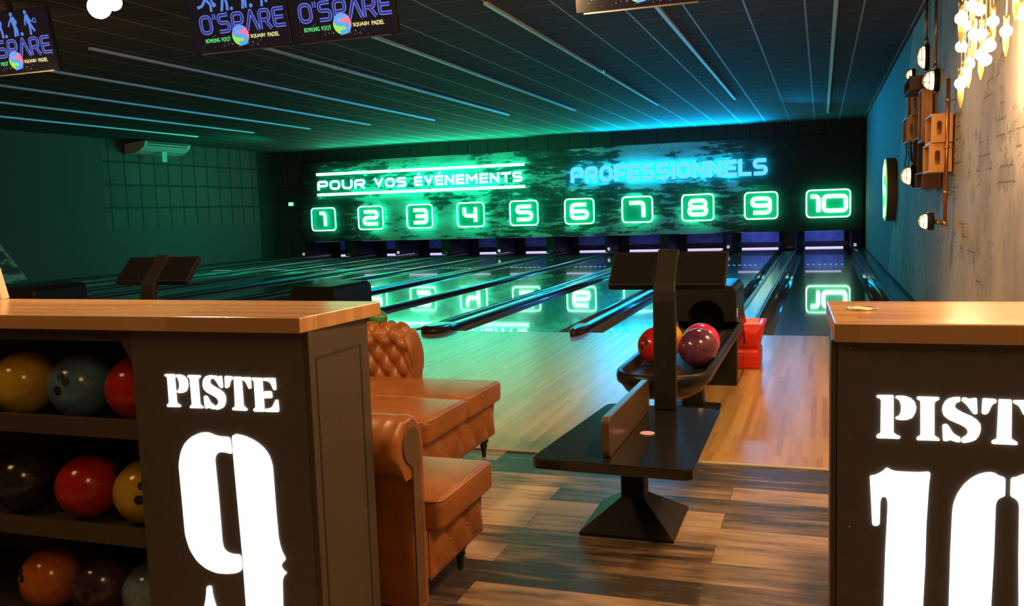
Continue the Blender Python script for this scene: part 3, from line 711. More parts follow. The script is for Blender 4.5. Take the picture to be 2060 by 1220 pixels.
b = B(); b.box(-16.05, -16.04, 9.75, 9.93, 2.86, 3.12); finish('paper_tag', b, 'white_plastic', t)

# ------------------------------------------------------------------ hanging score monitors
MW, MH = 0.915, 0.53
def outline_letter(b, strokes, ox, oz, s, fn):
    for pts, cl, r in strokes:
        pp = roundpoly([(ox + x * s, oz + z * s) for x, z in pts], r * s, cl, 5)
        b.mi = 0; add_stroke(b, pp, 0.175 * s, fn, -0.0025, -0.0015, cl)
        b.mi = 1; add_stroke(b, pp, 0.115 * s, fn, -0.0035, -0.0025, cl)
LET = {'O': [([(0.1, 0.1), (0.72, 0.1), (0.72, 0.9), (0.1, 0.9)], True, 0.3)], "'": [([(0.06, 1.0), (0.06, 0.72)], False, 0)],
       'S': [([(0.68, 0.9), (0.1, 0.9), (0.1, 0.52), (0.68, 0.52), (0.68, 0.1), (0.06, 0.1)], False, 0.18)],
       'P': [([(0.1, 0.0), (0.1, 0.9), (0.68, 0.9), (0.68, 0.42), (0.22, 0.42)], False, 0.2)],
       'A': [([(0.04, 0.0), (0.38, 0.95), (0.74, 0.0)], False, 0.05)],
       'R': [([(0.1, 0.0), (0.1, 0.9), (0.66, 0.9), (0.66, 0.44), (0.24, 0.44)], False, 0.2), ([(0.4, 0.44), (0.72, 0.0)], False, 0)],
       'E': [([(0.7, 0.9), (0.1, 0.9), (0.1, 0.1), (0.72, 0.1)], False, 0.12), ([(0.16, 0.5), (0.64, 0.5)], False, 0)]}
def figure(b, ox, oz, s, fn, pose):
    def limb(pts, wd): add_stroke(b, roundpoly([(ox + x * s, oz + z * s) for x, z in pts], 0.06 * s, False, 3), wd * s, fn, -0.003, -0.001)
    hx = pose['head']
    b.prism([(ox + (hx[0] + 0.075 * cos(a)) * s, oz + (hx[1] + 0.095 * sin(a)) * s) for a in [2 * pi * k / 14 for k in range(14)]], fn, -0.0035, -0.001)
    for pts, wd in pose['limbs']: limb(pts, wd)
    for c, r in pose.get('disc', []):
        b.prism([(ox + (c[0] + r * cos(a)) * s, oz + (c[1] + r * sin(a)) * s) for a in [2 * pi * k / 16 for k in range(16)]], fn, -0.003, -0.001)
    for c, r in pose.get('ring', []):
        add_stroke(b, [(ox + (c[0] + r * cos(a)) * s, oz + (c[1] + 1.2 * r * sin(a)) * s) for a in [2 * pi * k / 16 for k in range(16)]], 0.03 * s, fn, -0.003, -0.001, True)
POSES = [
    {'head': (0.05, 0.88), 'limbs': [([(0.02, 0.75), (0.0, 0.5)], 0.2), ([(0.0, 0.5), (0.2, 0.3), (0.18, 0.02)], 0.11), ([(-0.03, 0.5), (-0.2, 0.28), (-0.45, 0.22)], 0.11), ([(0.0, 0.72), (0.2, 0.55), (0.32, 0.35)], 0.075), ([(0.0, 0.72), (-0.2, 0.62), (-0.36, 0.75)], 0.075)], 'disc': [((0.36, 0.27), 0.09)]},
    {'head': (0.0, 0.92), 'limbs': [([(0.0, 0.8), (0.02, 0.5)], 0.22), ([(0.06, 0.5), (0.12, 0.28), (0.1, 0.0)], 0.11), ([(-0.04, 0.5), (-0.1, 0.25), (-0.18, 0.0)], 0.11), ([(-0.05, 0.78), (-0.18, 0.62), (-0.26, 0.5)], 0.07), ([(0.08, 0.78), (0.18, 0.62), (0.12, 0.5)], 0.07)], 'disc': [((0.3, 0.06), 0.07)]},
    {'head': (-0.02, 0.93), 'limbs': [([(0.0, 0.82), (0.03, 0.5)], 0.21), ([(0.02, 0.5), (0.02, 0.25), (-0.04, 0.0)], 0.11), ([(0.06, 0.5), (0.14, 0.28), (0.12, 0.02)], 0.1), ([(-0.05, 0.78), (-0.2, 0.62), (-0.3, 0.44)], 0.07), ([(0.08, 0.78), (0.2, 0.6), (0.1, 0.48)], 0.07)], 'disc': [((0.36, 0.08), 0.08)]},
    {'head': (-0.06, 0.95), 'limbs': [([(-0.04, 0.84), (0.04, 0.5)], 0.2), ([(0.02, 0.5), (0.04, 0.24), (0.0, 0.0)], 0.1), ([(0.06, 0.5), (0.18, 0.3), (0.26, 0.14)], 0.1), ([(-0.08, 0.8), (-0.16, 0.62), (-0.2, 0.42)], 0.07), ([(0.04, 0.76), (0.16, 0.56), (0.26, 0.56)], 0.06)], 'ring': [((0.36, 0.58), 0.08)]}]
def make_monitor(label):
    t = thing('hanging_monitor', label, 'monitor', (0, 0, 0), 'score monitors under the ceiling')
    hw, hh = MW / 2, MH / 2
    fn = lambda x, z, d: (x, -0.021 + d, z)
    b = B(); b.box(-hw, hw, -0.02, 0.03, -hh, hh); finish('casing', b, 'black_satin', t, bevel=0.006)
    b = B(); b.box(-hw + 0.008, hw - 0.008, -0.0215, -0.0195, -hh + 0.012, hh - 0.008); sc = finish('screen', b, 'screen_dark', t)
    b = B(); b.box(-hw + 0.06, hw - 0.06, -0.024, -0.018, -hh - 0.004, -hh + 0.006); finish('bottom_edge', b, 'steel', t)
    b = B(); b.box(-0.02, 0.02, 0.03, 0.07, 0.0, hh + 0.55); b.box(-0.1, 0.1, 0.03, 0.06, -0.1, 0.1); finish('ceiling_bracket', b, 'black_metal', t, bevel=0.003)
    # picture on the screen, all under the screen part
    b = B(); s = 0.156; x = -0.372
    for ch in "O'SPARE":
        outline_letter(b, LET[ch], x, -0.12, s, fn); x += {'O': 0.90, "'": 0.22, 'A': 0.78}.get(ch, 0.84) * s
    finish('screen_title', b, ['line_blue', 'ink_blue'], sc)
    b = B(); put_text(b, 'BOWLING', fn, -0.34, -0.205, -0.182, -0.150, 0.01, 0.002); put_text(b, 'FOOT', fn, -0.185, -0.10, -0.182, -0.150, 0.01, 0.002); finish('screen_caption', b, 'ink_green', sc)
    b = B(); put_text(b, 'SQUASH', fn, 0.09, 0.225, -0.182, -0.150, 0.01, 0.002); put_text(b, 'PADEL', fn, 0.25, 0.355, -0.182, -0.150, 0.01, 0.002); finish('screen_caption', b, 'ink_yellow', sc)
    b = B(); cx, cz, r = 0.0, -0.148, 0.078
    b.mi = 0; b.prism([(cx + r * cos(a), cz + r * sin(a)) for a in [2 * pi * k / 32 for k in range(32)]], fn, -0.005, -0.001)
    b.mi = 1; b.prism([(cx + r * 1.0 * cos(a), cz + r * 1.0 * sin(a)) for a in [pi * 0.95 + pi * 0.85 * k / 16 for k in range(17)]], fn, -0.006, -0.005)
    b.mi = 2; add_stroke(b, roundpoly([(cx + 0.04, cz + 0.058), (cx - 0.05, cz + 0.05), (cx - 0.05, cz + 0.005), (cx + 0.05, cz - 0.01), (cx + 0.05, cz - 0.055), (cx - 0.02, cz - 0.066)], 0.045, False, 6), 0.034, fn, -0.0075, -0.006)
    finish('screen_logo', b, ['ball_pink', 'ball_lime', 'ball_sky'], sc)
    rr = random.Random(3); b = B()
    for k in range(90):
        a = rr.uniform(-pi * 1.05, pi * 0.05); d = abs(rr.gauss(0, 0.07)) + 0.075; q = rr.uniform(0.0008, 0.0022)
        x, z = cx + d * cos(a) * 1.5, cz + d * sin(a) * 0.8
        if abs(x) < 0.42 and z > -hh + 0.02: b.prism([(x - q, z), (x, z - q), (x + q, z), (x, z + q)], fn, -0.002, -0.001)
    o = finish('screen_sparks', b, 'spark', sc); o['kind'] = 'stuff'
    for k, pz in enumerate(POSES):
        b = B(); figure(b, -0.27 + 0.17 * k, 0.05, 0.2, fn, pz); finish('screen_figure', b, 'figure_blue', sc)
    return t
MYP = -2.87
mon = make_monitor('hanging score monitor with glowing logo, left of the joined pair at the top')
def place_mon(o, xb, label=None, yaw=0.0):
    t = rad(12)
    o.rotation_euler = (t, 0, yaw)
    # bottom edge of the glass at (xb .. xb+MW, MYP, 2.69)
    o.location = (xb + MW / 2, MYP - sin(t) * MH / 2, 2.685 + cos(t) * MH / 2)
place_mon(mon, -4.945)
def copy3(root, label):
    r = root.copy(); col.objects.link(r); r['label'] = label
    for ch in list(root.children):
        c = ch.copy(); col.objects.link(c); c.parent = r
        for gch in ch.children:
            d = gch.copy(); col.objects.link(d); d.parent = c
    return r
m2 = copy3(mon, 'hanging score monitor with glowing logo, right of the joined pair at the top'); place_mon(m2, -4.02)
m3 = copy3(mon, 'hanging score monitor at the far left edge of the view'); place_mon(m3, -4.02 - 3.29)
m4 = copy3(mon, 'hanging score monitor at the top right, only its lower edge in view'); place_mon(m4, -1.72)

# ------------------------------------------------------------------ counters
LT = {"LP":[[[-1.849,0.887],[-1.846,0.889],[-1.815,0.89],[-1.814,0.808],[-1.808,0.803],[-1.8,0.8],[-1.802,0.795],[-1.847,0.794],[-1.849,0.798],[-1.845,0.803],[-1.84,0.805],[-1.84,0.879],[-1.843,0.882],[-1.849,0.884]],[[-1.812,0.886],[-1.808,0.889],[-1.793,0.889],[-1.781,0.885],[-1.773,0.877],[-1.77,0.865],[-1.772,0.853],[-1.778,0.842],[-1.789,0.837],[-1.801,0.836],[-1.81,0.838],[-1.811,0.841],[-1.808,0.843],[-1.803,0.846],[-1.8,0.855],[-1.8,0.867],[-1.803,0.878],[-1.807,0.882],[-1.811,0.884]]],"LI":[[[-1.77,0.886],[-1.767,0.889],[-1.728,0.889],[-1.725,0.887],[-1.727,0.883],[-1.733,0.88],[-1.735,0.876],[-1.734,0.806],[-1.73,0.803],[-1.724,0.799],[-1.724,0.795],[-1.768,0.794],[-1.769,0.797],[-1.766,0.802],[-1.761,0.804],[-1.762,0.877],[-1.764,0.881],[-1.769,0.883]]],"LS":[[[-1.686,0.891],[-1.686,0.881],[-1.693,0.879],[-1.696,0.873],[-1.695,0.867],[-1.688,0.862],[-1.679,0.857],[-1.665,0.851],[-1.654,0.844],[-1.647,0.835],[-1.646,0.823],[-1.649,0.811],[-1.655,0.801],[-1.665,0.796],[-1.676,0.793],[-1.682,0.794],[-1.681,0.804],[-1.675,0.807],[-1.67,0.814],[-1.671,0.82],[-1.675,0.826],[-1.685,0.832],[-1.697,0.837],[-1.708,0.842],[-1.717,0.85],[-1.72,0.861],[-1.719,0.87],[-1.715,0.88],[-1.708,0.887],[-1.697,0.89]],[[-1.682,0.89],[-1.675,0.89],[-1.669,0.887],[-1.663,0.889],[-1.655,0.89],[-1.654,0.874],[-1.653,0.857],[-1.657,0.855],[-1.662,0.857],[-1.666,0.863],[-1.672,0.872],[-1.677,0.878],[-1.683,0.882]],[[-1.719,0.829],[-1.714,0.832],[-1.708,0.83],[-1.704,0.823],[-1.698,0.813],[-1.692,0.808],[-1.684,0.804],[-1.684,0.794],[-1.692,0.794],[-1.704,0.798],[-1.709,0.795],[-1.717,0.795]]],"LT":[[[-1.644,0.889],[-1.641,0.89],[-1.619,0.889],[-1.618,0.882],[-1.624,0.879],[-1.628,0.873],[-1.632,0.861],[-1.637,0.856],[-1.642,0.856],[-1.645,0.858]],[[-1.614,0.889],[-1.59,0.889],[-1.589,0.808],[-1.585,0.804],[-1.578,0.8],[-1.577,0.796],[-1.58,0.794],[-1.624,0.794],[-1.626,0.797],[-1.624,0.801],[-1.616,0.805]],[[-1.587,0.888],[-1.561,0.889],[-1.56,0.874],[-1.56,0.858],[-1.564,0.856],[-1.568,0.858],[-1.572,0.867],[-1.577,0.876],[-1.583,0.88],[-1.587,0.882]]],"LE":[[[-1.557,0.885],[-1.555,0.888],[-1.523,0.888],[-1.522,0.794],[-1.553,0.793],[-1.557,0.796],[-1.556,0.801],[-1.549,0.805],[-1.549,0.877],[-1.552,0.881]],[[-1.52,0.888],[-1.483,0.889],[-1.481,0.887],[-1.48,0.857],[-1.484,0.855],[-1.489,0.858],[-1.493,0.868],[-1.498,0.876],[-1.506,0.88],[-1.519,0.881]],[[-1.519,0.851],[-1.498,0.852],[-1.495,0.85],[-1.494,0.835],[-1.497,0.833],[-1.519,0.832]],[[-1.518,0.802],[-1.505,0.804],[-1.495,0.809],[-1.489,0.819],[-1.484,0.828],[-1.48,0.83],[-1.476,0.827],[-1.475,0.797],[-1.478,0.795],[-1.519,0.794]]],"L9":[[[-1.71,0.726],[-1.74,0.724],[-1.772,0.71],[-1.796,0.69],[-1.812,0.663],[-1.822,0.626],[-1.821,0.591],[-1.819,0.513],[-1.817,0.417],[-1.805,0.375],[-1.782,0.342],[-1.753,0.323],[-1.718,0.313],[-1.683,0.314],[-1.648,0.32],[-1.629,0.33],[-1.63,0.377],[-1.654,0.374],[-1.676,0.379],[-1.687,0.388],[-1.691,0.407],[-1.693,0.54],[-1.697,0.649],[-1.691,0.664],[-1.677,0.672],[-1.66,0.672],[-1.643,0.669],[-1.638,0.669],[-1.64,0.717],[-1.671,0.716],[-1.691,0.719]],[[-1.633,0.72],[-1.622,0.726],[-1.593,0.723],[-1.56,0.711],[-1.533,0.694],[-1.516,0.673],[-1.507,0.646],[-1.506,0.609],[-1.505,0.522],[-1.502,0.434],[-1.495,0.401],[-1.481,0.377],[-1.495,0.365],[-1.499,0.356],[-1.492,0.344],[-1.48,0.339],[-1.493,0.327],[-1.498,0.312],[-1.501,0.243],[-1.501,0.183],[-1.539,0.139],[-1.609,0.117],[-1.62,0.15],[-1.623,0.228],[-1.624,0.375],[-1.629,0.537],[-1.633,0.676]],[[-1.755,0.268],[-1.746,0.272],[-1.738,0.27],[-1.737,0.246],[-1.731,0.224],[-1.719,0.182],[-1.662,0.136],[-1.654,0.111],[-1.725,0.101],[-1.764,0.123],[-1.778,0.174],[-1.762,0.225],[-1.757,0.248]]],"R1":[[[0.023,0.72],[0.032,0.721],[0.043,0.727],[0.052,0.734],[0.057,0.741],[0.064,0.736],[0.074,0.733],[0.1,0.733],[0.124,0.734],[0.144,0.737],[0.141,0.71],[0.139,0.664],[0.137,0.62],[0.136,0.528],[0.133,0.439],[0.133,0.306],[0.051,0.294],[0.054,0.43],[0.056,0.547],[0.06,0.657],[0.058,0.671],[0.053,0.676],[0.047,0.673],[0.045,0.664],[0.044,0.609],[0.029,0.607],[0.026,0.668]]],"R0":[[[0.265,0.743],[0.253,0.743],[0.239,0.739],[0.223,0.729],[0.208,0.713],[0.196,0.692],[0.189,0.67],[0.187,0.649],[0.185,0.56],[0.184,0.445],[0.183,0.368],[0.197,0.331],[0.226,0.313],[0.289,0.317],[0.289,0.344],[0.27,0.353],[0.264,0.368],[0.265,0.455],[0.268,0.568],[0.269,0.674],[0.272,0.685],[0.279,0.691],[0.286,0.694],[0.286,0.734],[0.275,0.736]],[[0.307,0.736],[0.296,0.734],[0.296,0.694],[0.303,0.691],[0.31,0.685],[0.313,0.674],[0.314,0.568],[0.317,0.455],[0.318,0.368],[0.312,0.353],[0.293,0.344],[0.293,0.317],[0.356,0.313],[0.385,0.331],[0.399,0.368],[0.398,0.445],[0.397,0.56],[0.395,0.649],[0.393,0.67],[0.386,0.692],[0.374,0.713],[0.359,0.729],[0.343,0.739],[0.329,0.743],[0.317,0.743]]]}
H = 1.06; CF = -7.105     # front panel plane
def sign_letters(t, key, dx=0.0, dz=0.0):
    b = B()
    for poly in LT[key]:
        b.prism(roundpoly([(x + dx, z + dz) for x, z in poly], (0.012 if key == 'L9' else 0.007) if key[1] in '190' else 0.0022, True, 3), lambda x, z, d: (x, CF + d, z), -0.004, 0.004)
    return finish('letter' if key[1] in 'PISTE' else 'digit', b, 'white_glow', t)
t = thing('ball_shelf_counter', 'dark counter with open ball shelves and lit PISTE 9 lettering', 'counter', (-2.2, -6.9, 0))
zt = H - 0.042
b = B(); b.prism([(-1.965, 0.0), (-1.39, 0.0), (-1.39, zt), (-1.965, zt)], lambda x, z, d: (x, CF + d, z), 0.0, 0.02); b.box(-1.965, -1.945, CF + 0.0202, -6.80, 0.0, zt); finish('sign_panel', b, 'charcoal_paint', t, bevel=0.003)
for k in 'PISTE': sign_letters(t, 'L' + k)
sign_letters(t, 'L9')
b = B(); b.box(-1.39, -1.372, CF, -6.775, 0.0, zt); finish('end_panel', b, 'charcoal_side', t, bevel=0.003)
b = B()
for y0, y1, z0, z1 in ((CF + 0.03, CF + 0.036, 0.1, zt - 0.075), (-6.83, -6.824, 0.1, zt - 0.075), (CF + 0.036, -6.83, zt - 0.081, zt - 0.075)): b.box(-1.373, -1.3705, y0, y1, z0, z1)
finish('panel_groove', b, 'shelf_dark', t)
b = B(); b.box(-3.6, -1.39, -6.80, -6.785, 0.0, zt); finish('back_panel', b, 'shelf_dark', t)
# top rail with the chamfered corner of the opening
b = B(); b.prism([(-3.6, zt), (-1.965, zt), (-1.965, 0.915), (-2.00, 0.98), (-3.6, 0.98)], lambda x, z, d: (x, CF + d, z), 0.0, 0.02); finish('top_rail', b, 'charcoal_side', t, bevel=0.003)
for z in (0.708, 0.378, 0.05):
    b = B(); b.box(-3.6, -1.966, CF + 0.022, -6.801, z - 0.02, z); b.box(-3.6, -1.966, CF + 0.002, CF + 0.02, z - 0.02, z + 0.038); finish('shelf', b, 'shelf_dark' if z < 0 else 'charcoal_side', t, bevel=0.003)
b = B(); b.prism([(-3.7, -7.145), (-1.37, -7.145), (-1.345, -6.735), (-3.7, -6.66)], lambda x, y, d: (x, y, d), H - 0.042, H)
wt = tag(finish('worktop', b, 'oak_worktop', loc=(-2.5, -6.9, H), bevel=0.003), 'long oak worktop on the ball shelf counter at left', 'worktop')
# bowling balls on the shelves
def ball(name_mat, c, r, label, group, rot=0.0, holes=True):
    t = thing('bowling_ball', label, 'bowling ball', (c[0], c[1], c[2] - r), group)
    b = B(); b.ball(c, r, 40); finish('ball_shell', b, name_mat, t)
    if holes:
        for k, (da, de) in enumerate(((0.0, 0.0), (0.2, -0.16), (-0.08, -0.42))):
            d = Vector((sin(rot + da) * cos(0.45 + de), -cos(rot + da) * cos(0.45 + de), sin(0.45 + de)))
            p = Vector(c) + d * r; b = B(); b.tube([p - d * 0.002, p + d * 0.0006], 0.0125 if k < 2 else 0.015, 14); finish('finger_hole', b, 'hole_dark', t)
    return t
R0 = 0.103
SB = 'bowling balls on the counter shelves'
for m, x, z, lab, rot in (('b_yellow', -2.54, 0.708, 'yellow bowling ball on the top shelf of the left counter', -0.35), ('b_blue', -2.302, 0.708, 'blue bowling ball on the top shelf of the left counter', 0.1), ('b_red', -2.075, 0.708, 'red bowling ball on the top shelf beside the blue one', 1.4),
                        ('b_black', -2.58, 0.378, 'black scuffed bowling ball on the middle shelf', -0.3), ('b_red', -2.308, 0.378, 'big red bowling ball on the middle shelf', 1.8), ('b_yellow', -2.075, 0.378, 'yellow bowling ball on the middle shelf beside the sign panel', 0.55),
                        ('b_orange', -2.4975, 0.05, 'orange bowling ball on the bottom shelf', -0.5), ('b_plum', -2.281, 0.05, 'dark plum bowling ball on the bottom shelf', 0.3), ('b_grey', -2.0715, 0.05, 'blue grey bowling ball on the bottom shelf, mostly cut off by the frame', 0.8)):
    ball(m, (x, -6.958, z + R0 + 0.001), R0, lab, SB, rot)

t = thing('sign_counter', 'dark counter at right with lit PISTE 10 lettering', 'counter', (0.4, -6.9, 0))
b = B(); b.box(-0.045, 0.985, CF, CF + 0.02, 0.0, zt); finish('sign_panel', b, 'charcoal_paint', t, bevel=0.003)
for k in 'PISTE': sign_letters(t, 'L' + k, 1.884, 0.0105)
sign_letters(t, 'R1'); sign_letters(t, 'R0')
b = B(); b.box(-0.058, -0.046, CF + 0.0, -6.735, 0.0, zt); finish('end_panel', b, 'charcoal_side', t, bevel=0.003)
b = B(); b.box(-0.045, 0.985, -6.75, -6.735, 0.0, zt); finish('back_panel', b, 'shelf_dark', t)
for (x, z) in ((-0.018, 1.0), (-0.018, 0.965), (-0.018, 0.80), (-0.018, 0.60)):
    b = B(); b.lathe([(0.003, -0.0015), (0.003, 0.001)], (x, CF, z), 'Y', 10); finish('screw', b, 'steel', t)
b = B(); b.prism([(-0.052, -7.14), (0.985, -7.14), (0.985, -6.70), (-0.066, -6.70)], lambda x, y, d: (x, y, d), H - 0.042, H)
tag(finish('worktop', b, 'oak_worktop', loc=(0.4, -6.9, H), bevel=0.003), 'oak worktop with a round call button on the right counter', 'worktop')
t = thing('call_button', 'flat round metal disc set in the right worktop', 'call button', (0.014, -6.886, H))
b = B(); b.lathe([(0.036, 0.0), (0.036, 0.004), (0.031, 0.0045), (0.030, 0.0025)], (0.014, -6.886, H), 'Z', 32); finish('ring', b, 'steel', t)
b = B(); b.lathe([(0.029, 0.0005), (0.029, 0.003)], (0.014, -6.886, H), 'Z', 32); finish('button', b, 'cream', t)
# card holder at the left end of the long worktop
b = B(); b.hexa([(-2.96, -6.75, H), (-2.885, -6.72, H), (-2.89, -6.68, H), (-2.96, -6.69, H), (-2.97, -6.74, H + 0.13), (-2.913, -6.715, H + 0.13), (-2.915, -6.69, H + 0.13), (-2.97, -6.70, H + 0.13)])
tag(finish('card_holder', b, 'cream', loc=(-2.93, -6.72, H), bevel=0.004), 'cream card holder standing at the left edge of the long worktop', 'card holder')

# ------------------------------------------------------------------ leather seats
def tuft(p, q, k1=0.4, k2=0.4):
    return (abs(sin(pi * (p + q))) ** k1) * (abs(sin(pi * (p - q))) ** k2)
def seat_leg(root, x, y, h=0.115):
    b = B(); b.lathe([(0.010, 0.0), (0.013, 0.006), (0.011, 0.014), (0.014, h * 0.35), (0.021, h * 0.55), (0.017, h * 0.62), (0.026, h * 0.72), (0.028, h * 0.82), (0.022, h * 0.9), (0.026, h)], (x, y, 0), 'Z', 16)
    finish('leg', b, 'turned_wood', root)
def apron(root, x, y0, y1, z0, z1, cell, amp=0.02):
    n = max(2, round((y1 - y0) / cell)); b = B()
    def fn(u, v):
        e = min(1.0, min(v, 1 - v) * 6, min(u, 1 - u) * n * 3.0)
        return (x + amp * (tuft(u * n + 0.0, (v - 0.5) * 0.9, 0.5, 0.16)) * e ** 0.5, y0 + (y1 - y0) * u, z0 + (z1 - z0) * v)
    b.grid(fn, n * 14, 16); finish('tufted_apron', b, 'leather', root)
    for k in range(1, n):
        yy = y0 + (y1 - y0) * k / n
        b = B(); b.ball((x + 0.004, yy, (z0 + z1) / 2), 0.0075, 10); finish('button', b, 'leather', root)
def arm_ring(yc, zc, r, yo, yi, z0, sg, nseg=26):
    """cross-section (y,z) of a rolled arm; roll bulges towards sg*y"""
    pts = [(yo, z0), (yo, z0 + 0.2), (yo, zc - r * 0.86)]
    for k in range(nseg + 1):
        a = 235 - 235 * k / nseg
        pts.append((yc - sg * r * cos(rad(a)) * -1 if False else yc + (r * cos(rad(a))) * (1 if sg < 0 else -1), zc + r * sin(rad(a))))
    for k in range(1, 31): pts.append((yi, zc + (z0 - zc) * k / 30))
    return pts
def rolled_arm(root, x0, x1, yc, zc, r, yo, yi, z0, sg, tufted=False):
    ring = arm_ring(yc, zc, r, yo, yi, z0, sg); m = len(ring)
    arc = [0.0]
    for k in range(1, m): arc.append(arc[-1] + math.dist(ring[k], ring[k - 1]))
    nr = []
    for k in range(m):
        a, c = ring[max(0, k - 1)], ring[min(m - 1, k + 1)]; t = Vector((c[0] - a[0], c[1] - a[1])); t = t.normalized() if t.length > 0 else Vector((0, 1))
        n_ = Vector((-t.y, t.x)); nr.append(n_)
    # outward side: normals must point away from the roll centre
    if nr[14].dot(Vector((ring[14][0] - yc, ring[14][1] - zc))) < 0: nr = [-n_ for n_ in nr]
    a_top = arc[3 + 13]
    cy = (yo + yi) / 2; b = B(); N = 110; rings = []
    for i in range(N + 1):
        u = 1 - (1 - i / N) ** 1.5; x = x0 + (x1 - x0) * u
        d = (1 - u) * abs(x1 - x0); e = 0.0
        if d < 0.03: e = 1 - math.sqrt(max(0, 1 - ((0.03 - d) / 0.03) ** 2))
        rr = []
        for k, (y, z) in enumerate(ring):
            h = 0.0
            if tufted and arc[k] > a_top - 0.06:
                h = (tuft(x / 0.10, (arc[k] - a_top) / 0.135, 0.5, 0.5) - 0.5) * 0.034 * min(1, d / 0.05) * min(1, (arc[k] - a_top + 0.06) / 0.05)
            elif 3 <= k <= 3 + 26 and not tufted:
                h = 0.0035 * sin(arc[k] / 0.011) * math.exp(-d / 0.025) - 0.002 * max(0, 1 - abs(d - 0.06) / 0.02)
            f = 1 - 0.16 * e
            zz = z + nr[k].y * h
            if tufted:
                q = max(0.0, (0.10 - d) / 0.10); zz = z0 + (zz - z0) * (1 - 0.22 * (1 - math.sqrt(max(0, 1 - q * q))))
            rr.append((x, cy + (y + nr[k].x * h - cy) * f, zz - 0.02 * e))
        rings.append(rr)
    b.loft(rings, True, True)
    return b
def front_panel(root, x, yc, zc, r, yo, yi, z0, sg):
    s = 1 if sg < 0 else -1
    pts = [(yo + 0.024 * s, z0 + 0.005), (yo + 0.024 * s, zc - r * 0.75)]
    for k in range(17):
        a = 225 - 225 * k / 16; pts.append((yc + r * 0.60 * cos(rad(a)) * s, zc + 0.004 + r * 0.60 * sin(rad(a))))
    pts.append((yi - 0.036 * s, zc - r)); pts.append((yi - 0.036 * s, z0 + 0.005))
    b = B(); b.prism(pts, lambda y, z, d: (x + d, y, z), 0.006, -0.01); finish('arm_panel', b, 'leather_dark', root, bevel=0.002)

def armchair(label):
    t = thing('leather_armchair', label, 'armchair', (-1.65, -6.4, 0))
    b = B(); b.box(-2.06, -1.297, -6.66, -6.10, 0.115, 0.285); finish('base', b, 'leather', t, bevel=0.012)
    apron(t, -1.294, -6.574, -6.098, 0.113, 0.283, 0.148)
    b = B(); b.rbox(-2.0, -1.245, -6.572, -6.085, 0.277, 0.392, 0.026, 5, 0.014); cu = finish('seat_cushion', b, 'leather', t)
    b = B(); b.tube(roundpoly([(-1.99, -6.568, 0.383), (-1.252, -6.568, 0.383)], 0.01) and [(-1.98, -6.570, 0.381), (-1.275, -6.570, 0.381), (-1.255, -6.562, 0.381), (-1.247, -6.545, 0.381), (-1.247, -6.11, 0.381), (-1.255, -6.095, 0.381)], 0.0035, 6); finish('piping', b, 'leather', cu)
    b = rolled_arm(t, -2.05, -1.30, -6.667, 0.594, 0.098, -6.672, -6.572, 0.06, -1); finish('arm', b, 'leather', t)
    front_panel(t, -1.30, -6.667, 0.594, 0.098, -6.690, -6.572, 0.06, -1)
    b = B(); b.box(-2.16, -2.0, -6.70, -6.10, 0.115, 0.60); b.lathe([(0.088, -6.71), (0.09, -6.70), (0.09, -6.10), (0.085, -6.09)], (-2.12, 0, 0.602), 'Y', 24); finish('backrest', b, 'leather', t, bevel=0.01)
    for x, y in ((-1.345, -6.20), (-1.345, -6.62), (-2.02, -6.20), (-2.02, -6.62)): seat_leg(t, x, y)
    return t
ch = armchair('brown leather armchair with rolled arm behind the left counter')
c2 = dup(ch, (0.352, -6.25, 0), 'brown leather armchair behind the right counter, only its edge in view', rotz=pi)

t = thing('leather_chaise', 'brown leather chaise with two seat cushions and button tufted arm', 'sofa', (-2.3, -5.2, 0))
b = B(); b.box(-2.95, -1.76, -5.70, -4.705, 0.115, 0.305); finish('base', b, 'leather', t, bevel=0.012)
apron(t, -1.758, -5.71, -4.70, 0.113, 0.300, 0.168)
for y0, y1 in ((-5.185, -4.705), (-5.675, -5.195)):
    b = B(); b.rbox(-2.80, -1.705, y0, y1, 0.303, 0.415, 0.026, 5, 0.014); cu = finish('seat_cushion', b, 'leather', t)
    b = B(); b.tube([(-2.78, y0 + 0.004, 0.405), (-1.74, y0 + 0.004, 0.405), (-1.716, y0 + 0.012, 0.405), (-1.707, y0 + 0.035, 0.405), (-1.707, y1 - 0.035, 0.405), (-1.716, y1 - 0.012, 0.405)], 0.0035, 6); finish('piping', b, 'leather', cu)
b = rolled_arm(t, -2.98, -2.235, -4.615, 0.61, 0.092, -4.56, -4.69, 0.10, 1, True); finish('arm', b, 'leather', t)
b = B(); b.box(-3.0, -2.8, -5.70, -4.70, 0.115, 0.62); b.lathe([(0.086, -5.70), (0.09, -5.69), (0.09, -4.72), (0.086, -4.71)], (-2.95, 0, 0.62), 'Y', 24); finish('backrest', b, 'leather', t, bevel=0.01)
for x, y in ((-1.80, -4.76), (-1.80, -5.64), (-2.9, -4.76), (-2.9, -5.64)): seat_leg(t, x, y)

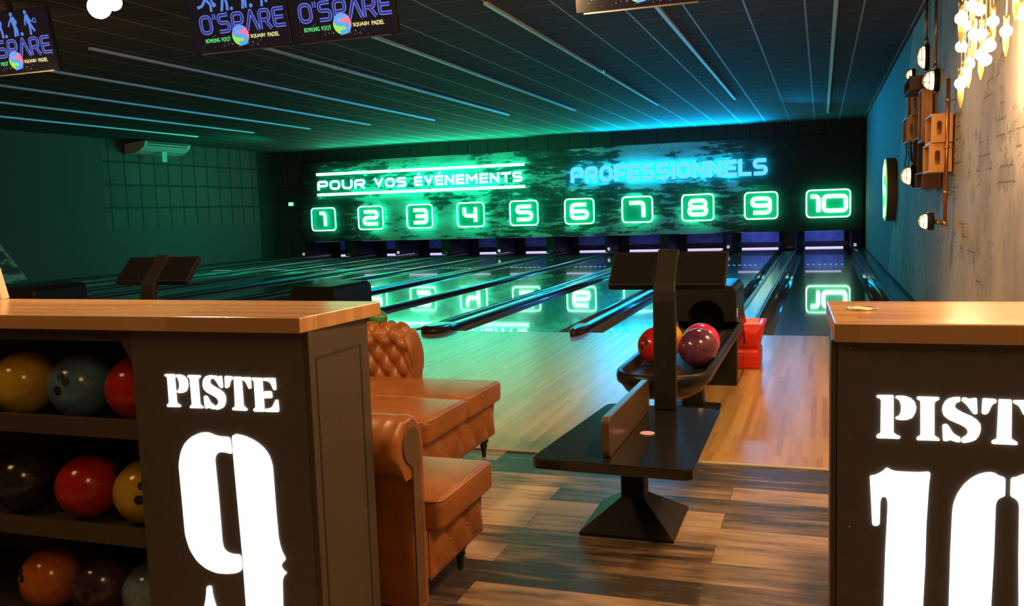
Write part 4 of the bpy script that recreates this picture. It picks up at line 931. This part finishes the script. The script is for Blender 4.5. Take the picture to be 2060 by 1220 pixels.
# ------------------------------------------------------------------ low scoring table
def console(label):
    t = thing('scoring_table', label, 'table', (-0.81, -5.55, 0), 'scoring tables')
    b = B()
    b.loft([[(-1.005, -5.765, 0.0), (-0.622, -5.765, 0.0), (-0.622, -5.345, 0.0), (-1.005, -5.345, 0.0)], [(-1.005, -5.765, 0.014), (-0.622, -5.765, 0.014), (-0.622, -5.345, 0.014), (-1.005, -5.345, 0.014)],
            [(-0.864, -5.605, 0.12), (-0.766, -5.605, 0.12), (-0.766, -5.505, 0.12), (-0.864, -5.505, 0.12)]], smooth=False)
    finish('base_plate', b, 'black_metal', t, bevel=0.003)
    b = B(); b.box(-0.864, -0.766, -5.605, -5.505, 0.115, 0.372); finish('column', b, 'black_metal', t, bevel=0.006)
    top = roundpoly([(-1.095, -6.10), (-0.492, -6.13), (-0.498, -5.165), (-1.02, -5.13)], 0.05, True, 6)
    b = B(); b.prism(top, lambda x, y, d: (x, y, d), 0.37, 0.41); finish('table_top', b, 'black_laminate', t, bevel=0.004)
    prof = roundpoly([(-6.055, 0.411), (-6.055, 0.562), (-5.26, 0.556), (-5.26, 0.411)], 0.03, True, 6)
    b = B(); b.prism(prof, lambda y, z, d: (d, y, z), -0.832, -0.802); finish('divider_panel', b, 'divider_brown', t, bevel=0.004)
    # post: flat bar that bends back to carry the screens
    side = [(-5.235, 0.41), (-5.235, 0.90), (-5.225, 0.945), (-5.20, 0.985), (-5.075, 1.125)]
    side2 = [(-5.045, 1.10), (-5.165, 0.965), (-5.185, 0.93), (-5.19, 0.895), (-5.19, 0.41)]
    b = B(); b.prism(side + side2, lambda y, z, d: (d, y, z), -0.785, -0.687); finish('post', b, 'black_metal', t, bevel=0.006)
    for x0, x1, nm in ((-0.990, -0.786, 0), (-0.686, -0.470, 1)):
        b = B()
        b.hexa([(x0 - 0.003, -5.205, 0.970), (x1 - 0.003, -5.205, 0.970), (x1 - 0.003, -5.18, 0.946), (x0 - 0.003, -5.18, 0.946), (x0, -5.065, 1.112), (x1, -5.065, 1.112), (x1, -5.04, 1.09), (x0, -5.04, 1.09)])
        m = finish('console_screen', b, 'black_satin', t, bevel=0.004)
        b = B(); f = lambda u, v: (x0 + (x1 - x0) * u, -5.2065 + 0.14 * v - 0.001, 0.9715 + 0.142 * v + 0.001)
        q = [f(0.06, 0.08), f(0.94, 0.08), f(0.94, 0.93), f(0.06, 0.93)]
        b.hexa([(p[0], p[1] + 0.003, p[2] - 0.003) for p in q] + q); finish('glass', b, 'screen_off', m)
    return t
co = console('low black scoring table with centre divider and twin screens')
dup(co, (-0.81 - 3.13, -5.55 + 0.35, 0), 'twin dark scoring screens rising behind the left counter')
t = thing('call_button', 'small round white and red disc on the low black table', 'call button', (-0.739, -5.66, 0.41))
b = B(); b.lathe([(0.030, 0.0), (0.030, 0.003), (0.026, 0.0035)], (-0.739, -5.66, 0.4105), 'Z', 28); finish('ring', b, 'cream', t)
b = B(); b.lathe([(0.021, 0.003), (0.021, 0.0045)], (-0.739, -5.66, 0.4105), 'Z', 28); finish('button', b, 'ball_pink', t)

# ------------------------------------------------------------------ ball returns
def ring_pts(cx, cz, hx, hz, r, n, sup=None):
    out = []
    for k in range(n):
        a = 2 * pi * (k + 0.5) / n; dx, dz = cos(a), sin(a)
        s = min(hx / max(abs(dx), 1e-6), hz / max(abs(dz), 1e-6)); x, z = dx * s, dz * s
        if z > 0 and r > 0:
            ax, az = hx - r, hz - r
            if abs(x) > ax and z > az:      # rounded upper corner by ray march
                lo, hi = 0.0, s
                for _ in range(24):
                    m = (lo + hi) / 2; X, Z = abs(dx * m), dz * m
                    ins = (X <= ax and Z <= hz) or (Z <= az and X <= hx) or ((X - ax) ** 2 + (Z - az) ** 2 <= r * r and X >= ax and Z >= az)
                    if ins: lo = m
                    else: hi = m
                x, z = dx * lo, dz * lo
        out.append((cx + x, cz + z))
    return out
def ball_return(label):
    t = thing('ball_return', label, 'ball return', (-0.872, -3.4, 0), 'ball returns')
    cx, y0, y1, zt_ = -0.872, -2.6, -1.95, 0.735; hx = 0.218; zc = 0.497; n = 72
    out = ring_pts(cx, zc, hx, zt_ - zc, 0.062, n); out = [(x, z if z > zc else zc - (zc - z) / (zt_ - zc) * zc) for x, z in out]
    cir = [(cx + 0.13 * cos(2 * pi * (k + 0.5) / n), zc + 0.13 * sin(2 * pi * (k + 0.5) / n)) for k in range(n)]
    b = B()
    L = lambda P, y: [(x, y, z) for x, z in P]
    ins = [(cx + (x - cx) * 0.975, zc + (z - zc) * 0.985 if z > 0.02 else z) for x, z in out]
    b.loft([L(out, y1), L(out, y0 + 0.012), L(ins, y0), L(cir, y0), L(cir, y0 + 0.035)], True, False, smooth=False)
    b.bm.faces.new([b.bm.verts.new((x, y1, z)) for x, z in out])
    hd = finish('hood', b, 'black_satin', t)
    b = B(); b.loft([L(cir, y0 + 0.034), L(cir, y0 + 0.42)], True, False, smooth=True); b.bm.faces.new([b.bm.verts.new((x, y0 + 0.42, z)) for x, z in cir]); finish('ball_opening', b, 'hole_dark', hd)
    b = B(); b.box(cx + hx - 0.001, cx + hx + 0.003, y0 + 0.06, y1 - 0.04, 0.03, 0.28); finish('side_panel', b, 'black_laminate', t, bevel=0.002)
    b = B(); b.box(cx + hx - 0.004, cx + hx + 0.006, y0 + 0.03, y0 + 0.055, 0.50, 0.565); finish('glint_plate', b, 'cream', t, bevel=0.002)  # cream plate standing in for a small lamp glint
    x0, x1, ya, yb = -1.10, -0.615, -4.78, -2.62
    def st(i, z, dy=0.0):
        P = roundpoly([(x0 + i, ya + i), (x1 - i, ya + i), (x1 - i, yb), (x0 + i, yb)], 0.001, True, 1)
        out2 = []
        r = 0.235 - min(i, 0.2)
        for k in range(13): a = pi + pi / 2 * k / 12; out2.append((x0 + i + r + r * cos(a), ya + i + r + r * sin(a), z))
        for k in range(13): a = 1.5 * pi + pi / 2 * k / 12; out2.append((x1 - i - r + r * cos(a), ya + i + r + r * sin(a), z))
        out2.append((x1 - i, yb, z)); out2.append((x0 + i, yb, z)); return out2
    b = B(); b.loft([st(0.12, 0.335), st(0.10, 0.335), st(0.045, 0.365), st(0.02, 0.40), st(0.0, 0.415), st(-0.004, 0.44), st(0.0, 0.468), st(0.012, 0.474), st(0.028, 0.468), st(0.036, 0.44), st(0.06, 0.422), st(0.13, 0.418)], True, True); finish('ball_tray', b, 'black_satin', t)
    b = B(); b.box(-0.99, -0.82, -4.28, -4.0, 0.265, 0.338); finish('motor_box', b, 'black_metal', t, bevel=0.012)
    b = B(); b.hexa([(-0.935, -3.40, 0.02), (-0.795, -3.40, 0.02), (-0.795, -3.30, 0.02), (-0.935, -3.30, 0.02), (-0.915, -3.42, 0.34), (-0.815, -3.42, 0.34), (-0.815, -3.30, 0.34), (-0.915, -3.30, 0.34)]); finish('leg', b, 'black_metal', t, bevel=0.005)
    b = B(); b.prism(rrect(-1.04, -0.69, -3.43, -3.27, 0.04, 4), lambda x, y, d: (x, y, d), 0.0, 0.022); finish('foot', b, 'black_metal', t, bevel=0.005)
    return t
br1 = ball_return('black ball return with four balls on its tray, at the end of the approach')
dup(br1, (-0.872 - 3.29, -3.4, 0), 'black ball return hood showing above the left end of the oak worktop corner')
dup(br1, (-0.872 - 6.58, -3.4, 0), 'dark ball return hood at the far left edge, seen over the worktop')
RB = 'bowling balls on the return tray'
R1 = 0.108
ball('b_purple', (-0.725, -4.19, 0.530), R1, 'dark purple bowling ball at the front of the return tray', RB, 1.5, False)
ball('b_pink', (-0.735, -3.965, 0.530), R1, 'bright pink bowling ball behind the purple one', RB, 1.5, False)
ball('b_maroon', (-0.962, -4.145, 0.530), R1, 'dark red swirled bowling ball left of the post on the tray', RB, -0.6)
ball('b_gold', (-0.952, -3.915, 0.530), R1, 'golden yellow bowling ball behind the dark red one', RB, 1.5, False)

# ------------------------------------------------------------------ plastic ball ramps
def ramp(label, m, loc):
    t = thing('bowling_ramp', label, 'ball ramp', loc)
    X, Y_ = loc[0], loc[1]
    def rg(hw, z, y0, y1, r=0.03): return [(X + x, Y_ + y, z) for x, y in rrect(-hw, hw, y0, y1, r, 4)]
    b = B(); b.loft([rg(0.2, 0.0, -0.2, 0.2), rg(0.205, 0.02, -0.2, 0.2), rg(0.205, 0.13, -0.2, 0.2), rg(0.195, 0.155, -0.19, 0.19), rg(0.185, 0.165, -0.18, 0.18)]); finish('foot', b, m, t)
    b = B(); b.loft([rg(0.175, 0.150, -0.17, 0.18, 0.05), rg(0.205, 0.185, -0.21, 0.2, 0.05), rg(0.215, 0.25, -0.23, 0.2, 0.05), rg(0.225, 0.31, -0.22, 0.2, 0.04), rg(0.243, 0.35, -0.2, 0.2, 0.02), rg(0.24, 0.362, -0.2, 0.2, 0.02), rg(0.20, 0.362, -0.16, 0.17, 0.02), rg(0.17, 0.24, -0.13, 0.14, 0.02)]); finish('body', b, m, t)
    b = B(); b.tube([(X - 0.16, Y_ + 0.1, 0.33), (X - 0.14, Y_ + 0.1, 0.46), (X - 0.05, Y_ + 0.1, 0.49), (X + 0.03, Y_ + 0.1, 0.46), (X + 0.05, Y_ + 0.1, 0.33)], 0.035, 12); finish('handle', b, m, t)
    b = B(); b.tube([(X + 0.06, Y_ - 0.208, 0.34), (X + 0.1, Y_ - 0.222, 0.31), (X + 0.10, Y_ - 0.226, 0.22)], 0.012, 8); finish('rib', b, m, t)
    return t
ramp('bright red plastic ball ramp standing beside the ball return', 'red_plastic', (-0.745, -1.70, 0))
ramp('red plastic ramp peeking over the worktop at far left', 'red_plastic', (-6.86, -1.70, 0))
t = thing('ramp_handle', 'green plastic ramp peeking out behind the chaise arm', 'ball ramp', (-2.56, -4.3, 0))
b = B(); b.hexa([(-2.75, -4.42, 0), (-2.42, -4.42, 0), (-2.42, -4.1, 0), (-2.75, -4.1, 0), (-2.66, -4.40, 0.66), (-2.44, -4.40, 0.52), (-2.44, -4.15, 0.52), (-2.66, -4.15, 0.66)]); finish('body', b, 'green_plastic', t, bevel=0.03, seg=4)
b = B(); b.ball((-2.60, -4.38, 0.70), 0.055, 20); b.ball((-2.52, -4.37, 0.655), 0.035, 16); finish('upper_knob', b, 'green_plastic', t)
b = B(); b.ball((-2.405, -4.39, 0.545), 0.024, 16); finish('side_knob', b, 'green_plastic', t)

# ------------------------------------------------------------------ right wall: crates, pipes, caged lamps, round sign
def crate(label, x0, y0, y1, z0, z1, m='crate_wood', hole=True):
    t = thing('wooden_crate', label, 'crate', (0.99, (y0 + y1) / 2, z0), 'wooden crates on the wall')
    X1 = 0.985; th = 0.016; cx, cz = (x0 + X1) / 2, (z0 + z1) / 2; hx, hz = (X1 - x0) / 2, (z1 - z0) / 2
    b = B(); n = 48; o_ = ring_pts(cx, cz, hx, hz, 0, n)
    # exact corners: snap the nearest samples
    for sx in (-1, 1):
        for sz in (-1, 1):
            c = (cx + sx * hx, cz + sz * hz); k = min(range(n), key=lambda i: (o_[i][0] - c[0]) ** 2 + (o_[i][1] - c[1]) ** 2); o_[k] = c
    if hole:
        sw, sh = min(0.03, hx * 0.25), min(0.062, hz * 0.5)
        sl = []
        for k in range(n):
            a = 2 * pi * (k + 0.5) / n; sl.append((cx - hx * 0.25 + sw * cos(a), cz + (sh - sw) * (1 if sin(a) > 0 else -1) + sw * sin(a)))
        L = lambda P, y: [(x, y, z) for x, z in P]
        b.loft([L(o_, y0 + th), L(o_, y0), L(sl, y0), L(sl, y0 + th), L(o_, y0 + th)], True, False, smooth=False)
    else: b.box(x0, X1, y0, y0 + th, z0, z1)
    finish('end_board', b, m, t)
    b = B(); b.box(x0, X1, y1 - th, y1, z0, z1); finish('end_board', b, m, t)
    for za, zb in ((z0, z0 + th * 0.8), (z1 - th * 0.8, z1)):
        b = B(); b.box(x0, X1, y0 + th, y1 - th, za, zb); finish('slat', b, m, t)
    b = B(); b.box(X1 - 0.01, X1, y0 + th, y1 - th, z0 + th * 0.8, z1 - th * 0.8); finish('bottom_board', b, 'crate_wood_dark', t)
    return t
crate('lit wooden crate with slot handle, upper of the two behind the copper pipe', 0.818, -0.593, -0.10, 1.79, 2.035)
crate('lit wooden crate with slot handle, lower of the two behind the copper pipe', 0.805, -0.565, -0.06, 1.537, 1.785)
crate('small dark wooden crate below the lit pair', 0.818, 0.157, 0.80, 1.405, 1.56, 'crate_wood_dark', False)
crate('tall wooden crate standing on end behind the lit pair', 0.885, 0.93, 1.28, 1.89, 2.42, 'crate_wood', False)
crate('flat dark wooden crate topmost of the wall group', 0.80, 1.30, 2.0, 2.455, 2.60, 'crate_wood_dark', False)
crate('wooden crate with slot handle, higher of the far pair', 0.885, 2.034, 2.60, 2.25, 2.53)
crate('wooden crate with slot handle, lower of the far pair', 0.844, 2.128, 2.70, 1.96, 2.245)
crate('dark upright wooden crate beside the lamp in the middle of the group', 0.89, 1.32, 1.9, 1.42, 1.96, 'crate_wood_dark', False)

def caged_lamp(label, c, r, x_base, oval=1.0, gm='lamp_glass', arm=None):
    """bulkhead lamp facing -X; c is the centre of the glass rim"""
    t = thing('caged_lamp', label, 'wall lamp', c, 'caged wall lamps')
    x, y, z = c
    def el(rr, h, n=24): return [(x + h, y + rr * cos(2 * pi * k / n), z + rr * oval * sin(2 * pi * k / n)) for k in range(n)]
    b = B(); b.loft([el(r * 1.12, x_base - x), el(r * 1.12, 0.012), el(r * 1.06, 0.0), el(r * 0.9, -0.004)]); finish('lamp_base', b, 'black_metal', t)
    b = B(); b.loft([el(r * 0.88 * cos(a), -0.004 - r * 0.85 * sin(a)) for a in [pi / 2 * k / 8 for k in range(8)]] + [el(0.002, -0.004 - r * 0.85)]); finish('glass_dome', b, gm, t)
    b = B()
    for k in range(3):
        a = pi * k / 3 + 0.3
        b.tube([(x - 0.006 - r * 0.93 * sin(q), y + r * 0.97 * cos(q) * cos(a), z + r * 0.97 * oval * cos(q) * sin(a)) for q in [pi * j / 14 for j in range(15)]], 0.0035, 6)
    for f in (0.45, 0.9):
        b.tube([(x - 0.006 - r * 0.93 * math.sqrt(max(0, 1 - f * f)), y + r * 0.97 * f * cos(q), z + r * 0.97 * f * oval * sin(q)) for q in [2 * pi * j / 20 for j in range(20)]], 0.0035, 6, True)
    finish('wire_cage', b, 'brass', t)
    b = B(); b.tube([(x + 0.01, y - r * 0.1, z + r * oval * 1.1), (x + 0.01, y - r * 0.1, z + r * oval * 1.22)], 0.012, 10); b.tube([(x + 0.01, y - r * 0.1, z - r * oval * 1.1), (x + 0.01, y - r * 0.1, z - r * oval * 1.22)], 0.012, 10); finish('hinge_lug', b, 'brass', t)
    if arm:
        b = B(); b.tube([(x_base, y, z), arm], 0.02, 12); finish('lamp_arm', b, 'brass', t)
    return t
caged_lamp('oval caged lamp at the top of the right wall', (0.962, 1.5, 2.81), 0.075, 0.998, 1.7)
caged_lamp('round caged lamp hanging from a copper pipe above the crates', (0.955, 0.6, 2.455), 0.10, 0.998)
caged_lamp('small caged lamp on top of the crate group, farthest of the wall lamps', (0.965, 3.0, 2.82), 0.065, 0.998)
caged_lamp('round caged lamp under the short pipe left of the dark crates', (0.845, 1.6, 1.56), 0.10, 0.892)
caged_lamp('bright caged lamp on the elbow at the lower end of the copper pipe', (0.79, -0.64, 1.112), 0.068, 0.84, 1.0, 'bulb_soft', (0.908, -0.64, 1.095))
def pipe(label, pts, r, brackets=()):
    t = thing('copper_pipe', label, 'pipe', pts[-1])
    b = B(); b.tube(pts, r, 14); finish('tube', b, 'copper', t)
    for p in brackets:
        b = B(); b.tube([p, (0.998, p[1] + 0.0, p[2])], 0.006, 8); b.lathe([(r * 1.35, -0.012), (r * 1.35, 0.012)], p, 'Z', 14); finish('bracket', b, 'brass', t)
    b = B(); b.lathe([(r * 1.4, -0.025), (r * 1.4, 0.025)], pts[-1], 'Z', 14); finish('end_joint', b, 'brass', t)
    return t
pipe('long copper pipe running down in front of the lit crates', [(0.94, -0.64, 2.32), (0.935, -0.64, 1.7), (0.928, -0.64, 1.09)], 0.016, [(0.937, -0.64, 2.14), (0.935, -0.64, 1.74), (0.931, -0.64, 1.36)])
pipe('thin copper pipe from the ceiling to the oval lamp', [(0.975, 1.5, 3.4), (0.975, 1.5, 2.98)], 0.014)
pipe('thin copper pipe from the ceiling to the round lamp', [(0.97, 0.6, 3.4), (0.97, 0.6, 2.585)], 0.014)
pipe('short copper pipe below the far crates carrying a lamp', [(0.87, 1.95, 1.95), (0.868, 1.75, 1.70), (0.868, 1.6, 1.695)], 0.013)
t = thing('hanging_cable', 'black cable loop hanging below the far crates', 'cable', (0.93, 3.2, 1.7))
b = B(); b.tube([(0.93 + 0.0, 3.2, 2.02), (0.935, 3.19, 1.86), (0.915, 3.2, 1.74), (0.93, 3.2, 1.69), (0.955, 3.2, 1.72), (0.968, 3.2, 1.83), (0.955, 3.2, 1.92), (0.957, 3.2, 2.02)], 0.007, 8); finish('cable_loop', b, 'cord_black', t)
b = B(); b.box(0.915, 0.985, 3.15, 3.25, 2.0, 2.15); finish('plug_box', b, 'black_metal', t, bevel=0.008)

t = thing('round_light_sign', 'round light box sign with green, orange and white face on the right wall', 'sign', (0.92, 6.0, 1.46))
def dsk(r, x, n=48, a0=0, a1=2 * pi): return [(x, 6.0 + r * cos(a0 + (a1 - a0) * k / n), 1.46 + r * sin(a0 + (a1 - a0) * k / n)) for k in range(n)]
b = B(); b.loft([dsk(0.49, 0.995), dsk(0.49, 0.865)], smooth=False); finish('box', b, 'sign_edge', t)
b = B(); b.loft([dsk(0.485, 0.866), dsk(0.48, 0.855)], smooth=False); fc = finish('lit_face', b, 'sign_green', t)
b = B(); f2 = lambda y, z, d: (0.855 + d, 6.0 - y, 1.46 + z)
b.mi = 0; b.prism([(0.47 * cos(a), 0.47 * sin(a)) for a in [0.2 + 2.2 * k / 16 for k in range(17)]] , f2, -0.004, 0.0)
b.mi = 1; add_stroke(b, roundpoly([(0.25, 0.30), (-0.28, 0.3), (-0.28, 0.03), (0.28, -0.04), (0.28, -0.33), (-0.2, -0.36)], 0.2, False, 6), 0.16, f2, -0.008, -0.004)
finish('emblem', b, ['sign_orange', 'sign_white'], fc)

# ------------------------------------------------------------------ hanging bulbs
t = thing('bulb_chandelier', 'glowing cluster of globe bulbs on cords hanging beside the right wall', 'chandelier', (0.8, -4.0, ZC))
b = B(); b.lathe([(0.02, ZC - 0.05), (0.26, ZC - 0.045), (0.28, ZC - 0.001)], (0.72, -4.65, 0), 'Z', 32); finish('ceiling_plate', b, 'black_metal', t)
BP = [(0.632, -3.709, 1.928), (0.661, -3.63, 1.975), (0.686, -3.586, 2.043), (0.658, -3.505, 2.152), (0.709, -3.59, 2.198), (0.761, -3.473, 2.213), (0.59, -4.008, 2.219), (0.637, -3.759, 2.222), (0.715, -3.46, 2.379), (0.732, -3.617, 2.323), (0.821, -3.456, 2.283), (0.733, -3.928, 2.083), (0.723, -3.744, 2.067), (0.724, -3.867, 2.021), (0.855, -3.644, 2.193), (0.938, -3.589, 2.286), (0.85, -3.913, 2.331), (0.739, -3.838, 2.379)]
for i, p in enumerate(BP):
    r = 0.031
    b = B(); b.ball(p, r, 18); finish('bulb', b, 'bulb', t)
    b = B(); b.tube([(p[0], p[1], p[2] + r * 0.9), (p[0], p[1], p[2] + r + 0.05)], 0.014, 10); b.tube([(p[0], p[1], p[2] + r + 0.04), (p[0], p[1], ZC - 0.02)], 0.003, 6); finish('cord', b, 'brass', t)
    if i % 2 == 0:
        b = B(); b.lathe([(0.003, -r - 0.10), (0.014, -r - 0.05), (0.016, -r)], p, 'Z', 12); finish('glass_drop', b, 'amber_glass', t)
t = thing('globe_pendant', 'large glowing globe bulb pair hanging at the top left', 'pendant lamp', (-2.7, -6.3, ZC))
for p, r in (((-2.764, -6.265, 2.171), 0.044), ((-2.863, -6.079, 2.238), 0.034)):
    b = B(); b.ball(p, r, 24); finish('bulb', b, 'bulb_big', t)
    b = B(); b.tube([(p[0], p[1], p[2] + r * 0.9), (p[0], p[1], p[2] + r + 0.06)], 0.018, 12); b.tube([(p[0], p[1], p[2] + r + 0.05), (p[0], p[1], ZC)], 0.004, 6); finish('cord', b, 'cord_black', t)
